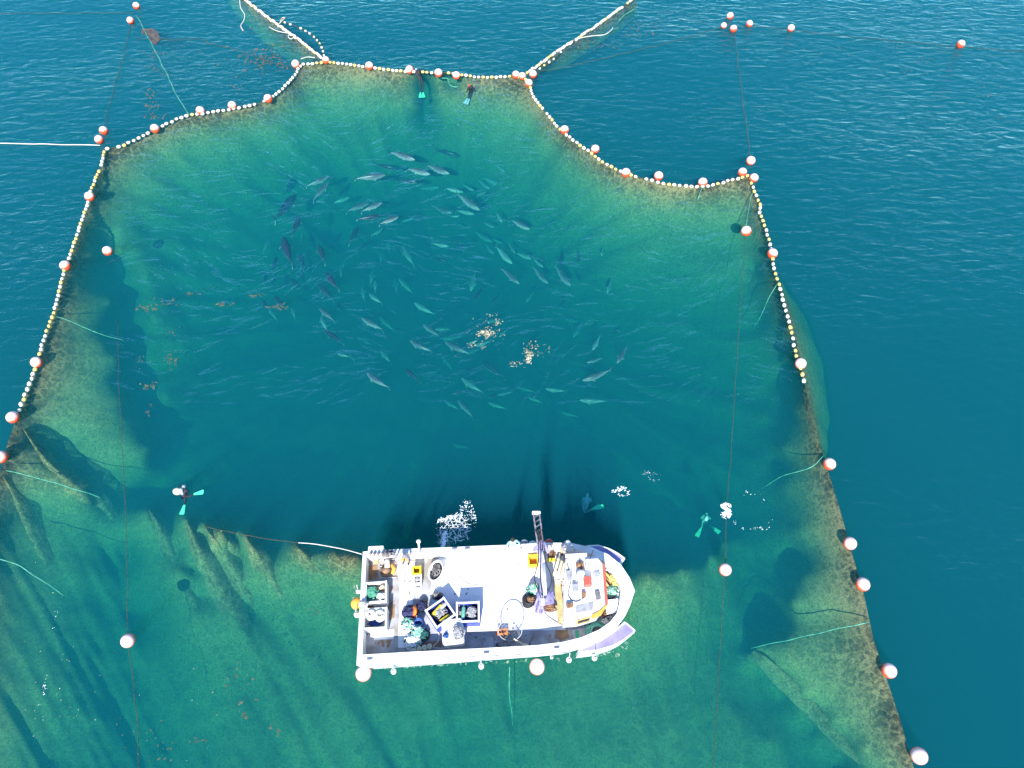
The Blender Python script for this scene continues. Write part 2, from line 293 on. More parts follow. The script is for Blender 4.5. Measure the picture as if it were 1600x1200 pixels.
# ------------------------------------------------------------------ the net bag (depths known at photo pixels)
def line_d(pts, d): return [(x, y, d) for x, y in pts]
DEP = []
for l in (LA, LB, LC, LD, LE):
    for (x, y) in l: DEP.append((x, y, .12))
for (x, y) in LD2 + LE2: DEP.append((x, y, .15))
DEP += [  # far wall and upper pen
 (480,150,1.6),(560,150,1.6),(640,160,1.9),(720,165,1.9),(780,165,1.6),(830,200,2.2),(870,240,2.0),(500,200,3.5),(600,215,4.2),(700,220,4.2),(780,230,4.),
 (420,185,1.3),(360,205,1.5),(300,220,1.6),(250,240,1.6),(210,260,1.2),(430,240,4),(340,265,3.6),(270,285,3.0),(225,300,2.4),(900,275,2.2),(950,300,1.8),(1000,312,1.4),(1060,325,1.4),(1120,325,1.4),
 (860,300,4.2),(920,345,4.2),(990,365,3.6),(1060,380,3.6),(1130,370,3.2),(1160,330,1.6),(840,380,6.5),(930,430,6.5),(1020,440,5.8),(1100,450,5.2),(1160,430,4.0),
 (520,290,6.5),(640,300,7.5),(750,310,7),(400,320,6),(500,400,10),(640,420,13),(780,430,12),(900,520,11),(1020,560,9.5),(1100,600,9),(1160,600,7.5),(640,560,14),(500,560,13),(800,650,14),(950,700,13),(1060,720,11),(400,480,9),(350,400,7),
 # left wall with its folds
 (160,290,.9),(165,330,1.2),(190,330,2.2),(150,400,1.5),(185,390,2.6),(140,470,1.6),(175,470,2.6),(200,500,5.2),(215,560,5.5),(192,440,4.4),(178,400,3.6),(225,430,3.6),(240,500,4.4),(260,400,5.4),(235,360,4.6),(280,480,6.8),(300,380,6.2),
 (120,530,1.4),(160,540,2.2),(185,560,2.8),(100,600,1.0),(140,620,1.7),(190,620,2.8),(150,680,1.9),(215,660,3.2),(235,700,3.4),(225,730,3.8),(180,720,3.0),(225,610,5.6),(260,680,6.4),(300,740,7.2),(260,620,5.4),(330,640,9),(310,560,7.6),(420,650,12),(480,740,12),(380,760,9),
 # trench by the ridge, then the ridge
 (60,690,1.9),(90,715,3.0),(130,735,3.8),(180,770,5.0),(230,780,5.2),(280,790,5.6),
 (35,668,.5),(60,705,.7),(90,738,1.0),(120,762,1.3),(150,778,1.6),(170,805,2.2),(185,840,2.6),
 # lower left panel
 (30,740,.9),(60,790,1.4),(100,820,1.7),(20,850,1.0),(60,900,1.5),(120,900,2.1),(100,960,2.1),(30,980,1.2),(60,1060,1.7),(140,1020,2.7),(170,920,3.2),(200,860,3.9),(150,1120,3.0),(60,1160,2.0),(250,1160,4.4),(220,960,4.4),(220,1060,4.2),
 # folds hung from the rope of the boat
 (232,796,1.2),(243,815,1.5),(252,836,1.8),(266,866,2.2),(280,896,2.6),(310,960,3.6),(250,792,4.2),(262,808,4.0),(272,830,4.0),(286,856,4.1),(304,892,4.3),(325,935,4.6),
 (290,812,1.2),(298,835,1.5),(310,860,1.9),(335,905,2.5),(352,938,2.8),(370,970,3.2),(395,1020,3.8),(304,816,3.4),(318,840,3.6),(335,864,3.8),(350,888,4.0),(367,912,4.2),(392,960,4.6),
 (320,822,.8),(333,842,1.1),(347,864,1.6),(375,910,2.4),(346,830,.7),(356,846,1.),(384,840,.5),(393,856,.9),(405,874,1.4),(430,914,2.3),(366,846,4.4),(372,868,4),(425,856,4),(440,852,3.4),(462,852,.5),(474,864,.8),(490,880,1.2),(500,885,1.6),(520,862,.5),(545,866,.35),(560,866,.4),(550,890,.9),(465,900,2.6),(520,930,3.2),(470,970,4.0),
 (340,800,7),(420,825,6),(520,840,5),(560,845,5),(400,780,9),(480,810,9),
 # under and in front of the boat
 (520,1040,4.2),(440,1080,4.6),(380,1150,5.0),(560,1120,4.4),(640,1100,5.0),(700,1160,5.8),(780,1100,5.2),(860,1150,4.6),(940,1160,4.0),(960,1080,4.4),(1020,1130,4.2),(650,950,4.6),(800,950,4.6),(700,880,7),(850,870,6),(940,900,3.6),
 # shallow shelf right of the bow and its rim
 (1000,892,2.0),(1030,900,2.1),(1060,905,2.8),(1010,930,2.1),(1050,960,3.0),(1090,900,3.6),(1010,990,3.0),(1090,960,3.9),(1110,900,4.2),(1060,1030,4.0),(1120,1010,5.0),
 (990,868,7.5),(1040,872,8.5),(1085,866,8.5),(1130,830,8.5),(1000,800,11),(1140,860,6.0),(1160,900,6.4),(1190,850,6.5),(1200,930,5.6),(1160,980,5.6),(1210,780,6.0),
 # right wall
 (1195,370,.7),(1190,420,1.8),(1180,420,4.8),(1200,460,1.8),(1185,500,5.2),(1205,500,2.6),(1215,560,4.4),(1230,540,2.6),(1236,585,5.6),
 (1250,620,1.2),(1240,640,1.9),(1225,650,5.8),(1225,700,2.6),(1210,720,6.0),(1262,690,1.0),(1250,760,2.0),(1225,760,3.6),(1285,770,.7),(1270,830,1.4),(1245,830,2.6),(1310,860,.6),(1285,900,1.2),(1255,900,2.0),(1228,870,6),(1240,940,2.2),(1205,965,6),(1330,960,.7),(1290,970,1.5),(1240,985,2.3),
 (1183,1012,2.6),(1210,1004,2.4),(1170,1006,5.8),(1340,1040,.8),(1290,1050,1.7),(1240,1045,2.3),(1215,1040,2.5),(1255,1085,2.6),(1300,1130,2.4),(1345,1175,2.1),(1375,1100,.8),(1340,1110,1.4),
 (1190,1055,6.4),(1222,1092,6.4),(1267,1137,6.2),(1312,1192,6.0),(1140,1060,5.2),(1160,1120,4.6),(1200,1160,4.4),(1120,1160,4.6),
 (665,130,3.2),(667,142,4.6),(667,155,5.4),(666,168,5.8),(665,180,6),(655,150,1.9),(657,170,2.6),(678,150,1.9),(677,170,2.6),(698,126,2.4),(708,127,2.4),(688,136,.9),(722,138,.9),
 (172,385,5),(180,410,6),(187,435,6.6),(193,460,7),(199,490,7.4),(205,525,7.6),(213,560,7.6),(222,600,7.6),(233,635,7.6),(247,668,7.6),(264,700,7.8),
 (1000,886,1.9),(1000,876,7),(1020,888,1.9),(1040,889,2.1),(1040,879,7.6),(1062,886,2.5),(1080,881,3),(1085,872,8),(1108,866,3.8),(1110,853,8),(1130,848,4.6),
 (300,1260,5),(700,1260,6),(1100,1260,4.6),(1400,1260,2),(60,1260,2),
]
DP = np.array(DEP, float)
DP[:, 2] = np.where(DP[:, 2] > 1.3, 1.3 + (DP[:, 2] - 1.3) * .74, DP[:, 2]); DP[DP[:, 1] > 1040, 2] *= .9
ll = (DP[:, 0] < 270) & (DP[:, 1] > 770) & (DP[:, 2] > .4); DP[ll, 2] = DP[ll, 2] * 1.45 + .5
def fit():
    X = DP[:, :2] / 100.; d = np.sqrt(((X[:, None] - X[None]) ** 2).sum(-1))
    A = d + np.eye(len(X)) * -.02; n = len(X)
    K = np.zeros((n + 1, n + 1)); K[:n, :n] = A; K[:n, n] = 1; K[n, :n] = 1
    c = np.linalg.solve(K, np.r_[DP[:, 2], 0]); return X, c
FX, FC = fit()
def depth(pts):
    q = np.array(pts, float)[:, :2] / 100.; out = np.empty(len(q))
    for i in range(0, len(q), 4000):
        d = np.sqrt(((q[i:i + 4000, None] - FX[None]) ** 2).sum(-1)); out[i:i + 4000] = d @ FC[:-1] + FC[-1]
    return np.clip(out, .08, 16)
NETPOLY = LE[::-1] + LA[1:] + LB[1:] + LC[1:] + LD[1:] + LD2[1:] + LE2[::-1][:-1]
def inside(x, y, poly):
    c = np.zeros(len(x), bool); n = len(poly)
    for i in range(n):
        x1, y1 = poly[i]; x2, y2 = poly[(i + 1) % n]
        if y1 == y2: continue
        m = ((y1 > y) != (y2 > y)) & (x < (x2 - x1) * (y - y1) / (y2 - y1) + x1); c ^= m
    return c
def pen_net():
    st = 6
    xs = np.arange(-126, 1470, st); ys = np.arange(90, 1292, st)
    gx, gy = np.meshgrid(xs, ys); fx, fy = gx.ravel().astype(float), gy.ravel().astype(float)
    ins = inside(fx, fy, NETPOLY)
    # pull the first outside ring onto the head rope
    seg = np.array(NETPOLY, float); a = seg; bb = np.roll(seg, -1, 0)
    near = np.full(len(fx), 1e9); nx = fx.copy(); ny = fy.copy()
    for p, q in zip(a, bb):
        d = q - p; L2 = (d ** 2).sum()
        if L2 == 0: continue
        t = np.clip(((fx - p[0]) * d[0] + (fy - p[1]) * d[1]) / L2, 0, 1)
        cx = p[0] + t * d[0]; cy = p[1] + t * d[1]; r = np.hypot(fx - cx, fy - cy); m = r < near
        near[m] = r[m]; nx[m] = cx[m]; ny[m] = cy[m]
    snap = (~ins) & (near < st * 1.5); fx[snap] = nx[snap]; fy[snap] = ny[snap]
    use = ins | snap
    dd = depth(np.c_[fx, fy])
    idx = -np.ones(len(fx), int); b = MB(); k = 0
    for i in np.nonzero(use)[0]:
        d = dd[i]; p = P(fx[i], fy[i], -d)
        f = .35 * noise.fractal(Vector((p.x * .5, p.y * .5, 0)), 1., 2., 3)
        an = math.atan2(fy[i] - 500, fx[i] - 700); rd = math.hypot(fx[i] - 700, fy[i] - 500)
        g1 = noise.fractal(Vector((an * 11, rd * .003, 2)), 1., 2., 3)
        u = (fx[i] * .885 - fy[i] * .466) if fx[i] < 640 else (fx[i] * .97 - fy[i] * .24); v = fx[i] * .466 + fy[i] * .885
        g2 = noise.fractal(Vector((u * .034, v * .0025, 7)), 1., 2., 3)
        m = min(1, max(0, (fy[i] - 780) / 90)); f += g1 * (1 - m) + g2 * m * .6
        s = 1 + .13 * f
        if snap[i]: s = 1
        p = P(fx[i], fy[i], -max(.06, d * s)); b.v.append(tuple(p)); idx[i] = k; k += 1
    w = len(xs)
    for r in range(len(ys) - 1):
        for c in range(w - 1):
            q = [r * w + c, (r + 1) * w + c, (r + 1) * w + c + 1, r * w + c + 1]
            if all(idx[x] >= 0 for x in q) and (ins[q[0]] or ins[q[1]] or ins[q[2]] or ins[q[3]]):
                b.f.append(tuple(idx[x] for x in q)); b.mi.append(0)
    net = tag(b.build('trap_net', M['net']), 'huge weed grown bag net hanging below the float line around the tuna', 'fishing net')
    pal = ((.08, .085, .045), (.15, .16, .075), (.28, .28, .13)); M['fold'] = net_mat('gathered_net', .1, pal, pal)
    for k, (pts, r0, r1) in enumerate([
        ([(232,796),(243,815),(266,866),(290,920),(310,960)], .07, .16), ([(290,812),(298,832),(310,860),(335,905),(370,970),(388,1005)], .06, .2), ([(318,820),(333,842),(350,868),(378,915),(392,945)], .05, .16),
        ([(344,828),(358,850),(376,872),(398,900)], .04, .1), ([(383,838),(392,855),(405,874),(430,914),(450,950)], .05, .15), ([(462,850),(474,866),(494,885),(530,902)], .04, .08), ([(35,668),(60,705),(90,738),(120,762),(150,778),(170,803),(188,840)], .05, .14),
        ([(4,745),(25,785),(45,830),(62,868),(74,896)], .06, .13), ([(1183,1012),(1205,1034),(1235,1060),(1275,1100),(1320,1148),(1360,1192)], .07, .16)]):
        dz = depth(pts); q = spline([P(x, y, -max(.15, d * .93 - .1)) for (x, y), d in zip(pts, dz)], 8); n = len(q); b = MB(); K = 9
        for i, p in enumerate(q):       # a soft pleat of the netting: apex on the fold line, flanks falling back to the net
            t = (q[min(i + 1, n - 1)] - q[max(i - 1, 0)]); sd = Vector((-t.y, t.x, 0)).normalized(); e_ = i / (n - 1); wd = (.2 + 3.0 * (r0 + (r1 - r0) * e_)) * (1 + .3 * noise.noise(p * .9)) * (.12 + .88 * math.sin(math.pi * min(1, .1 + e_ * .9)) ** .8); hg = .8 * (1 - .75 * i / n)
            for j in range(K):
                u = j / (K - 1) * 2 - 1; c = p + sd * wd * u + Vector((0, 0, -1.1 * max(0, e_ - .35) ** 1.5 - (.5 * max(0, .12 - e_) / .12 if pts[0][0] > 1000 else 0) - hg * abs(u) ** 1.2 + .1 * noise.noise(p * 2 + Vector((u * 2, 0, k))))); b.v.append(tuple(c))
        for i in range(n - 1):
            for j in range(K - 1): o_ = i * K + j; b.f.append((o_, o_ + 1, o_ + K + 1, o_ + K)); b.mi.append(0)
        b.build('net_fold', M['fold'], net)
pen_net()
def curtain(top, bot, d0, d1, label, n=40, k=8):
    tp = [P(x, y, -d0) for x, y in top]; bt = [P(x, y, -d1) for x, y in bot]
    tp = spline(tp, 6); bt = spline(bt, 6)
    def at(l, t): f = t * (len(l) - 1); i = min(int(f), len(l) - 2); return l[i].lerp(l[i + 1], f - i)
    b = MB()
    for i in range(n + 1):
        for j in range(k + 1):
            p = at(tp, i / n).lerp(at(bt, i / n), j / k); p += Vector((noise.noise(p * .7), noise.noise(p * .7 + Vector((9, 0, 0))), 0)) * .25 * j / k
            b.v.append(tuple(p))
    for i in range(n):
        for j in range(k):
            a = i * (k + 1) + j; b.f.append((a, a + 1, a + k + 2, a + k + 1)); b.mi.append(0)
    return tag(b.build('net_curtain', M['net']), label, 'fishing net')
curtain([(1217,442),(1235,505),(1250,570),(1262,620),(1283,705)], [(1224,442),(1262,505),(1286,580),(1296,650),(1292,720)], .45, 3.6, 'green net curtain bulging outward past the right float line')
curtain([(372,-8),(400,14),(445,47),(490,81),(508,96)], [(352,-5),(378,30),(425,75),(470,104),(500,100)], -.0, 2.6, 'narrow net curtain under the float line running off the top left')
curtain([(990,-4),(965,17),(915,53),(870,83),(826,116)], [(1000,8),(985,34),(945,62),(890,98),(836,122)], -.0, 2.2, 'narrow net curtain under the float line running off the top right')

# ------------------------------------------------------------------ float lines: rope with its floats
def float_mesh(name, m):
    b = MB(); b.ball((0, 0, 0), (.16, .115, .115), 8, 6); o = b.build(name, m)
    me = o.data; bpy.data.objects.remove(o); return me
FM = {'w': float_mesh('pale_float_mesh', M['wfloat']), 'y': float_mesh('yellow_float_mesh', M['yfloat'])}
def float_line(route, step, yellow, label, group='float lines of the trap net', z=.05, jit=.03, sc=1.0):
    pts = [P(x, y, z) for x, y in route]; sp = resample(spline(pts, 5), step)
    root = empty('float_line', sp[0], label, 'float line', group); L = root.location
    b = MB(); b.tube([p - L for p in sp], .03, 5); b.build('rope', M['brownrope'], root)
    r = random.Random(len(sp))
    n = 0
    for a, c in zip(sp, sp[1:]):
        if r.random() < .035 or n >= 99: continue
        n += 1
        o = bpy.data.objects.new('float', FM['y'] if r.random() < yellow else FM['w']); S.collection.objects.link(o)
        d = c - a; o.location = (a + c) / 2 - L + Vector((r.uniform(-jit, jit), r.uniform(-jit, jit), r.uniform(-.02, .03)))
        o.rotation_euler = (0, r.uniform(-.1, .1), math.atan2(d.y, d.x) + r.uniform(-.25, .25)); o.parent = root
        k = sc * r.uniform(.88, 1.1); o.scale = (k, k, k)
float_line(LA, .40, .1, 'pale float line curving along the upper left edge of the pen')
float_line(LB, .36, .35, 'cream and yellow float line along the far top edge of the pen')
float_line(LC, .40, .25, 'pale float line sagging along the upper right edge of the pen')
float_line(LD, .44, .45, 'cream and yellow float line down the right edge of the pen')
float_line(LE, .36, .35, 'cream and yellow float line down the left edge of the pen')
float_line(LF, .23, .1, 'dense pale float line running off the top left of the photo', jit=.06)
float_line(LF2, .62, .1, 'loose loop of small pale floats beside the top left junction', sc=.8)
float_line(LG, .30, .2, 'dense pale float line running off the top right of the photo', jit=.05)
float_line(LG2, .62, .3, 'short loose string of floats beside the top right junction', sc=.85)

# ------------------------------------------------------------------ buoys
def buoy_mesh():
    b = MB(); pr = []
    for i in range(13):
        t = math.pi * i / 12; r = math.sin(t) * .33; z = -math.cos(t) * .33
        pr.append((r, z))
    pr[0] = (.02, -.40); pr[1] = (.07, -.36)
    b.lathe((0, 0, 0), pr, 20); o = b.build('buoy_mesh', M['buoy']); me = o.data; bpy.data.objects.remove(o); return me
BME = buoy_mesh()
BUOYS = [
 (213,8,.95,'pale red buoy at the top left, upper of two on the green line'),(204,31,.95,'pale red buoy at the top left, lower of two by a brown tarp'),
 (162,203,1,'buoy at the upper left pen corner, the one further out'),(155,217,1,'buoy at the upper left pen corner, touching the floats'),
 (242,200,1.05,'buoy on the upper left float line, nearest the left corner'),(313,172,1.05,'buoy on the upper left float line, beside the green line knot'),
 (363,164,1.05,'buoy on the upper left float line, second from its right end'),(419,153,1.05,'buoy on the upper left float line, at the bend upward'),
 (462,99,1.05,'buoy at the left end of the top float line'),(509,93,.95,'buoy where the top left float line meets the pen'),
 (577,102,1.05,'buoy on the top float line, left of the divers'),(640,108,1.05,'buoy on the top float line, touching the left diver'),
 (685,113,1.05,'buoy on the top float line, between the two divers'),(713,117,1,'buoy on the top float line, just left of the right diver'),
 (806,116,1,'buoy at the top right junction, leftmost of its four'),(816,118,.95,'buoy at the top right junction, second from the left'),
 (833,115,1,'buoy at the top right junction, furthest right'),(826,129,1,'buoy at the top right junction, lowest of its four'),
 (882,202,1.05,'buoy on the upper right float line, first below the junction'),(930,232,1,'buoy on the upper right float line, second below the junction'),
 (978,269,1.05,'buoy on the upper right float line, third below the junction'),(1029,274,1.05,'buoy near the lowest sag of the upper right float line'),
 (1098,284,1.05,'buoy on the upper right float line, nearest the right corner'),(1160,268,1,'buoy at the right pen corner, on the left of three'),
 (1173,250,1.05,'buoy at the right pen corner, topmost of three'),(1178,277,1,'buoy at the right pen corner, lowest of three'),
 (1166,360,1.1,'buoy inside the pen just below its right corner'),(1207,395,1.05,'buoy on the right float line, first below the corner'),
 (1251,567,1.1,'buoy at the lower end of the right float line'),(1296,724,1.1,'buoy outside the right net edge, topmost of five along it'),
 (1328,848,1.1,'buoy outside the right net edge, second from the top'),(1348,912,1.12,'buoy outside the right net edge, middle of five'),
 (1389,1047,1.12,'buoy outside the right net edge, second from the bottom'),(1436,1180,1.18,'buoy outside the right net edge, bottommost of five'),
 (1133,889,1.05,'lone buoy on the line right of the boat bow'),(200,1000,1.08,'lone buoy on the line at the lower left'),
 (168,391,1.0,'lone buoy floating inside the left net wall'),(140,306,1.05,'buoy on the left float line, first below the corner'),
 (102,414,1.05,'buoy on the left float line, second below the corner'),(57,565,1.08,'buoy on the left float line, third below the corner'),
 (20,651,1.12,'buoy at the lower end of the left float line'),(2,713,1.12,'buoy cut by the left edge of the photo'),
 (1131,39,.8,'small buoy at the far top cluster, leftmost of three'),(1141,24,.95,'buoy at the far top cluster, topmost of three'),(1146,44,.95,'buoy at the far top cluster, lowest of three'),
 (1171,36,.9,'buoy just right of the far top cluster of three'),(1236,43,.95,'buoy on the far top line, midway right of the cluster'),(1501,68,1.05,'buoy alone at the far top right on its line')]
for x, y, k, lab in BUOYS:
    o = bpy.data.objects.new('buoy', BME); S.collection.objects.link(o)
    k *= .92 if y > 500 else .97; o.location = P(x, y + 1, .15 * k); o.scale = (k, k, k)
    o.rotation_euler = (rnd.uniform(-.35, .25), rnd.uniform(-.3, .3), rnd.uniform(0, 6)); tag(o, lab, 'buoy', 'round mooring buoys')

# ------------------------------------------------------------------ ropes on and in the water
def rope(pts, r, m, label, wav=.0, step=.5, cat='rope', name='rope', group=None, seed=1):
    q = [P(*(p if len(p) == 3 else (*p, .045))) for p in pts]
    sp = resample(spline(q, 6), step)
    sp = [p + Vector((noise.noise(p * .8 + Vector((seed, 0, 0))), noise.noise(p * .8 + Vector((0, seed, 5))), 0)) * wav for p in sp]
    b = MB(); b.tube(sp, r, 5); return tag(b.build(name, m), label, cat, group)
Bw, Gr, Wh = M['brownrope'], M['greenrope'], M['rope']
rope([(205,36),(193,85),(180,130),(168,175),(163,197)], .022, Bw, 'weedy brown line from the top left buoys down to the corner', .08)
rope([(213,24),(240,75),(262,120),(280,155),(296,180)], .03, Gr, 'green line from the top left buoys to the float line', .12)
rope([(-20,21,.05),(80,21),(150,20),(211,20)], .016, Bw, 'weedy brown line running off the left edge near the top', .1)
rope([(-20,223),(60,225),(110,226),(157,227)], .035, Wh, 'white line running off the left edge to the pen corner', .08)
rope([(1147,48),(1153,100),(1160,150),(1166,200),(1172,246)], .022, Bw, 'weedy brown line from the far top cluster to the right corner', .08)
rope([(1148,41),(1171,40),(1236,47),(1330,57),(1420,66),(1501,73),(1620,82)], .016, Bw, 'weedy brown line through the far top right buoys', .12)
rope([(1131,42),(1060,62),(980,82),(900,101),(842,112)], .016, Bw, 'faint brown line from the far top cluster to the top junction', .15)
rope([(215,60),(300,62),(340,70),(420,95),(460,105)], .016, Bw, 'faint brown line through weed at the upper left', .3)
rope([(1165,368,.02),(1158,470,.02),(1150,580,.02),(1143,700,.02),(1135,800,.02),(1133,885,.02),(1127,980,.02),(1121,1090,.02),(1114,1215,.02)], .015, Bw, 'thin line down the right side of the pen through a lone buoy', .05)
rope([(184,500,-.4),(186,600,.0),(190,680,.02),(194,760,.02),(198,860,.02),(200,1000,.02),(208,1060,.02),(214,1130,.02),(218,1215,.02)], .015, Bw, 'thin line down the lower left through a lone buoy', .05)
tealr = [
 ([(88,494,.0),(115,504,-.1),(145,516,-.4),(170,526,-.9),(194,533,-1.4)],'green rope sinking from the left float line, upper one'),
 ([(8,735,.02),(40,743,-.1),(80,752,-.3),(120,765,-.6),(156,777,-.9)],'green rope across the ridge of the lower left net'),
 ([(-10,872,.02),(30,884,-.15),(60,903,-.4),(100,928,-.8)],'green rope at the left edge on the lower left net'),
 ([(1285,712,.02),(1270,728,-.1),(1245,738,-.6),(1218,746,-1.5),(1190,762,-2.6)],'green rope sinking from the right net edge, upper one'),
 ([(1357,972,.02),(1320,980,-.15),(1280,990,-.6),(1230,1000,-1.2),(1175,1012,-2.)],'green rope from the right net edge to its lower fold'),
 ([(1216,442,.0),(1205,460,-.4),(1192,485,-1.4),(1178,512,-2.6)],'green rope sinking beside the right float line'),
 ([(1098,292,.0),(1093,302,-.2),(1090,312,-.4)],'short green rope end below the upper right float line'),
 ([(1176,300,.0),(1170,325,-.1),(1166,352,.0)],'green rope from the right corner down to the inner buoy'),
 ([(797,1042,-.3),(795,1070,-1.),(799,1100,-2.),(802,1135,-3.)],'green rope hanging down into the water below the boat')]
for i, (p, lab) in enumerate(tealr): rope(p, .024, Gr, lab, .10, .3, seed=i)
rope([(374,-6),(376,12),(382,22),(381,32),(376,40),(380,48)], .035, Wh, 'loose white rope end squiggling at the top left', .0, .3)
rope([(420,42),(432,48),(445,51),(455,52),(460,56),(455,61),(450,57),(455,50)], .03, Wh, 'white rope with a small loop at the top left float line', .0, .2)
rope([(436,37),(443,30),(446,27),(441,28),(438,34)], .03, M['cream'], 'cream rope coil tied on the top left float line', .0, .2)
rope([(470,92),(480,89),(492,90)], .03, Wh, 'short white rope beside the top left end buoy', .0, .2)
rope([(885,68),(905,60),(925,56),(945,54),(957,45),(957,42)], .03, Wh, 'white rope trailing beside the top right float line', .0, .3)
rope([(967,33),(975,24),(985,18),(992,14)], .03, Gr, 'short green rope at the far end of the top right float line', .0, .3)
rope([(690,122),(700,123),(702,132),(710,136),(716,135)], .03, Gr, 'green rope end between the two top divers', .0, .2)
rope([(565,866,1.2),(530,857,.5),(490,850,.12),(466,848,.05)], .025, Wh, 'white net rope stretched from the boat stern to the left', .02)
rope([(466,848,.04),(440,845,.03),(390,837,.02),(340,827,-.1),(318,821,-.3)], .02, Bw, 'dark head rope of the net carrying on left from the white rope', .05)

# ------------------------------------------------------------------ boat
ZG, ZD = 1.4, .55
OUT = [(567,862),(620,858),(700,855),(800,851),(850,848),(890,848),(925,855),(950,866),(970,882),(984,903),(992,923),(985,945),(977,962),(964,980),(944,996),(915,1010),(880,1020),(840,1024),(750,1029),(650,1034),(557,1039)]
INN = [(572,869),(620,865),(700,862),(800,858),(850,856),(890,857),(921,864),(943,875),(957,890),(966,906),(970,922),(968,942),(964,958),(953,972),(936,984),(908,996),(880,1003),(840,1008),(750,1013),(650,1018),(566,1023)]
WO = [P(x, y, ZG) for x, y in OUT]; WI = [P(x, y, ZG) for x, y in INN]
ctr = sum(WO, Vector()) / len(WO)
ex = (P(880,1020,ZG) - P(557,1039,ZG)).normalized(); BANG = math.atan2(ex.y, ex.x)
boat = empty('workboat', (ctr.x, ctr.y, 0), 'wide white workboat with crowded deck and lilac bow tips', 'boat')
BL = boat.location.copy()
def bb(b, name, m, parent=boat, **k):
    o = b.build(name, m, None, **k); o.parent = parent
    if parent is boat: o.matrix_parent_inverse = Matrix.Translation(-BL)
    return o
def inset(p, d, z): v = Vector((p.x - ctr.x, p.y - ctr.y, 0)); q = p - v.normalized() * d; return Vector((q.x, q.y, z))
b = MB(); n = len(WO); rings = [(0, ZG - .1), (.05, .9), (.22, .2), (.4, -.25), (1.2, -.6)]
vs = [inset(p, d, z) for d, z in rings for p in WO]; b.add(vs, [(i * n + j, i * n + (j + 1) % n, (i + 1) * n + (j + 1) % n, (i + 1) * n + j) for i in range(len(rings) - 1) for j in range(n)] + [tuple(range((len(rings) - 1) * n, len(rings) * n))])
bb(b, 'hull', M['hull'], smooth=False)
b = MB()   # gunwale cap and inner bulwark
vs = [Vector((p.x, p.y, ZG - .1)) for p in WO] + [Vector((p.x, p.y, ZG)) for p in WO] + [Vector((p.x, p.y, ZG)) for p in WI] + [Vector((p.x, p.y, ZD)) for p in WI]
b.add(vs, [(i * n + j, i * n + (j + 1) % n, (i + 1) * n + (j + 1) % n, (i + 1) * n + j) for i in range(3) for j in range(n)])
bb(b, 'gunwale', M['white'], smooth=False)
b = MB(); b.add([Vector((p.x, p.y, ZD)) for p in WI], [tuple(range(n))[::-1]]); bb(b, 'deck', M['deck'], smooth=False)
def plate(poly, z, m, name, th=.012):
    b = MB(); pp = [P(x, y, z) for x, y in poly][::-1]; b.prism(pp, z - th, z); return bb(b, name, m, smooth=False)
plate([(618,877),(648,877),(646,930),(642,970),(650,1012),(622,1012),(622,1000),(624,960),(624,910)], ZD + .016, M['deckwhite'], 'sunlit_deck_patch')  # white plates carry the sunlit, overexposed deck tone in their colour
plate([(688,866),(860,862),(884,880),(884,984),(700,987),(668,960),(676,900)], ZD + .016, M['deckwhite'], 'sunlit_deck_patch')
plate([(577,985),(616,983),(615,998),(585,1000)], ZD + .016, M['deckwhite'], 'sunlit_deck_patch')
plate([(868,984),(886,982),(890,996),(876,1001),(866,996)], ZD + .014, M['rust'], 'rust_stain', .008)
plate([(604,946),(617,944),(616,965),(606,968)], ZD + .014, M['rust'], 'rust_stain', .008)
plate([(573,884),(590,882),(590,903),(575,906)], ZD + .014, M['rust'], 'rust_stain', .008)
plate([(655,1004),(690,1001),(690,1012),(660,1014)], ZD + .014, M['rust'], 'rust_stain', .008)
h = plate([(893,983),(914,981),(917,1000),(896,1004)], ZD + .05, M['grey'], 'deck_hatch', .045)
b = MB(); b.prism([P(x, y, ZD + .056) for x, y in [(898,986),(903,985),(905,992),(903,1001),(900,998),(899,992)]][::-1], ZD + .05, ZD + .056); bb(b, 'paint_mark', M['green'], smooth=False)
b = MB()
for i in range(8):
    x = 700 + i * 24; b.bar(P(x, 988, ZD + .02), P(x + 1, 1011, ZD + .02), .02, .01)
bb(b, 'deck_seam', M['grey'], smooth=False)
q_ = random.Random(4)
def stains(n, x0, y0, x1, y1, z, s0, s1, m, name):
    b = MB()
    for _ in range(n):
        c = P(q_.uniform(x0, x1), q_.uniform(y0, y1), z); sx, sy, a, k = q_.uniform(s0, s1), q_.uniform(s0, s1) * .4, q_.uniform(0, 3), 9
        b.add([c + Matrix.Rotation(a, 3, 'Z') @ Vector((sx * q_.uniform(.5, 1.1) * math.cos(6.283 * i / k), sy * q_.uniform(.5, 1.1) * math.sin(6.283 * i / k), 0)) for i in range(k)], [tuple(range(k))])
    bb(b, name, m, smooth=False)
M['stain'] = mat('deck_grime', (.3, .29, .27), .8, (.2, .17, .14), 5, detail=8)
stains(34, 695, 872, 880, 975, ZD + .022, .02, .16, M['stain'], 'deck_grime'); stains(16, 576, 905, 616, 1014, ZD + .006, .05, .3, M['rust'], 'deck_grime'); stains(20, 700, 990, 900, 1006, ZD + .006, .04, .25, M['stain'], 'deck_grime'); stains(12, 624, 880, 644, 1008, ZD + .022, .03, .14, M['stain'], 'deck_grime')
for (x0, x1, y0, y1, n_) in [(575, 900, 1034, 1019, 9), (600, 850, 864, 854, 8)]:
    for i in range(n_):
        t = (i + .5) / n_; b = MB(); c = P(x0 + (x1 - x0) * t, y0 + (y1 - y0) * t, ZG + .004); b.box(c, (.3, .05, .01), BANG); bb(b, 'scuff_plate', M['grey'], smooth=False)
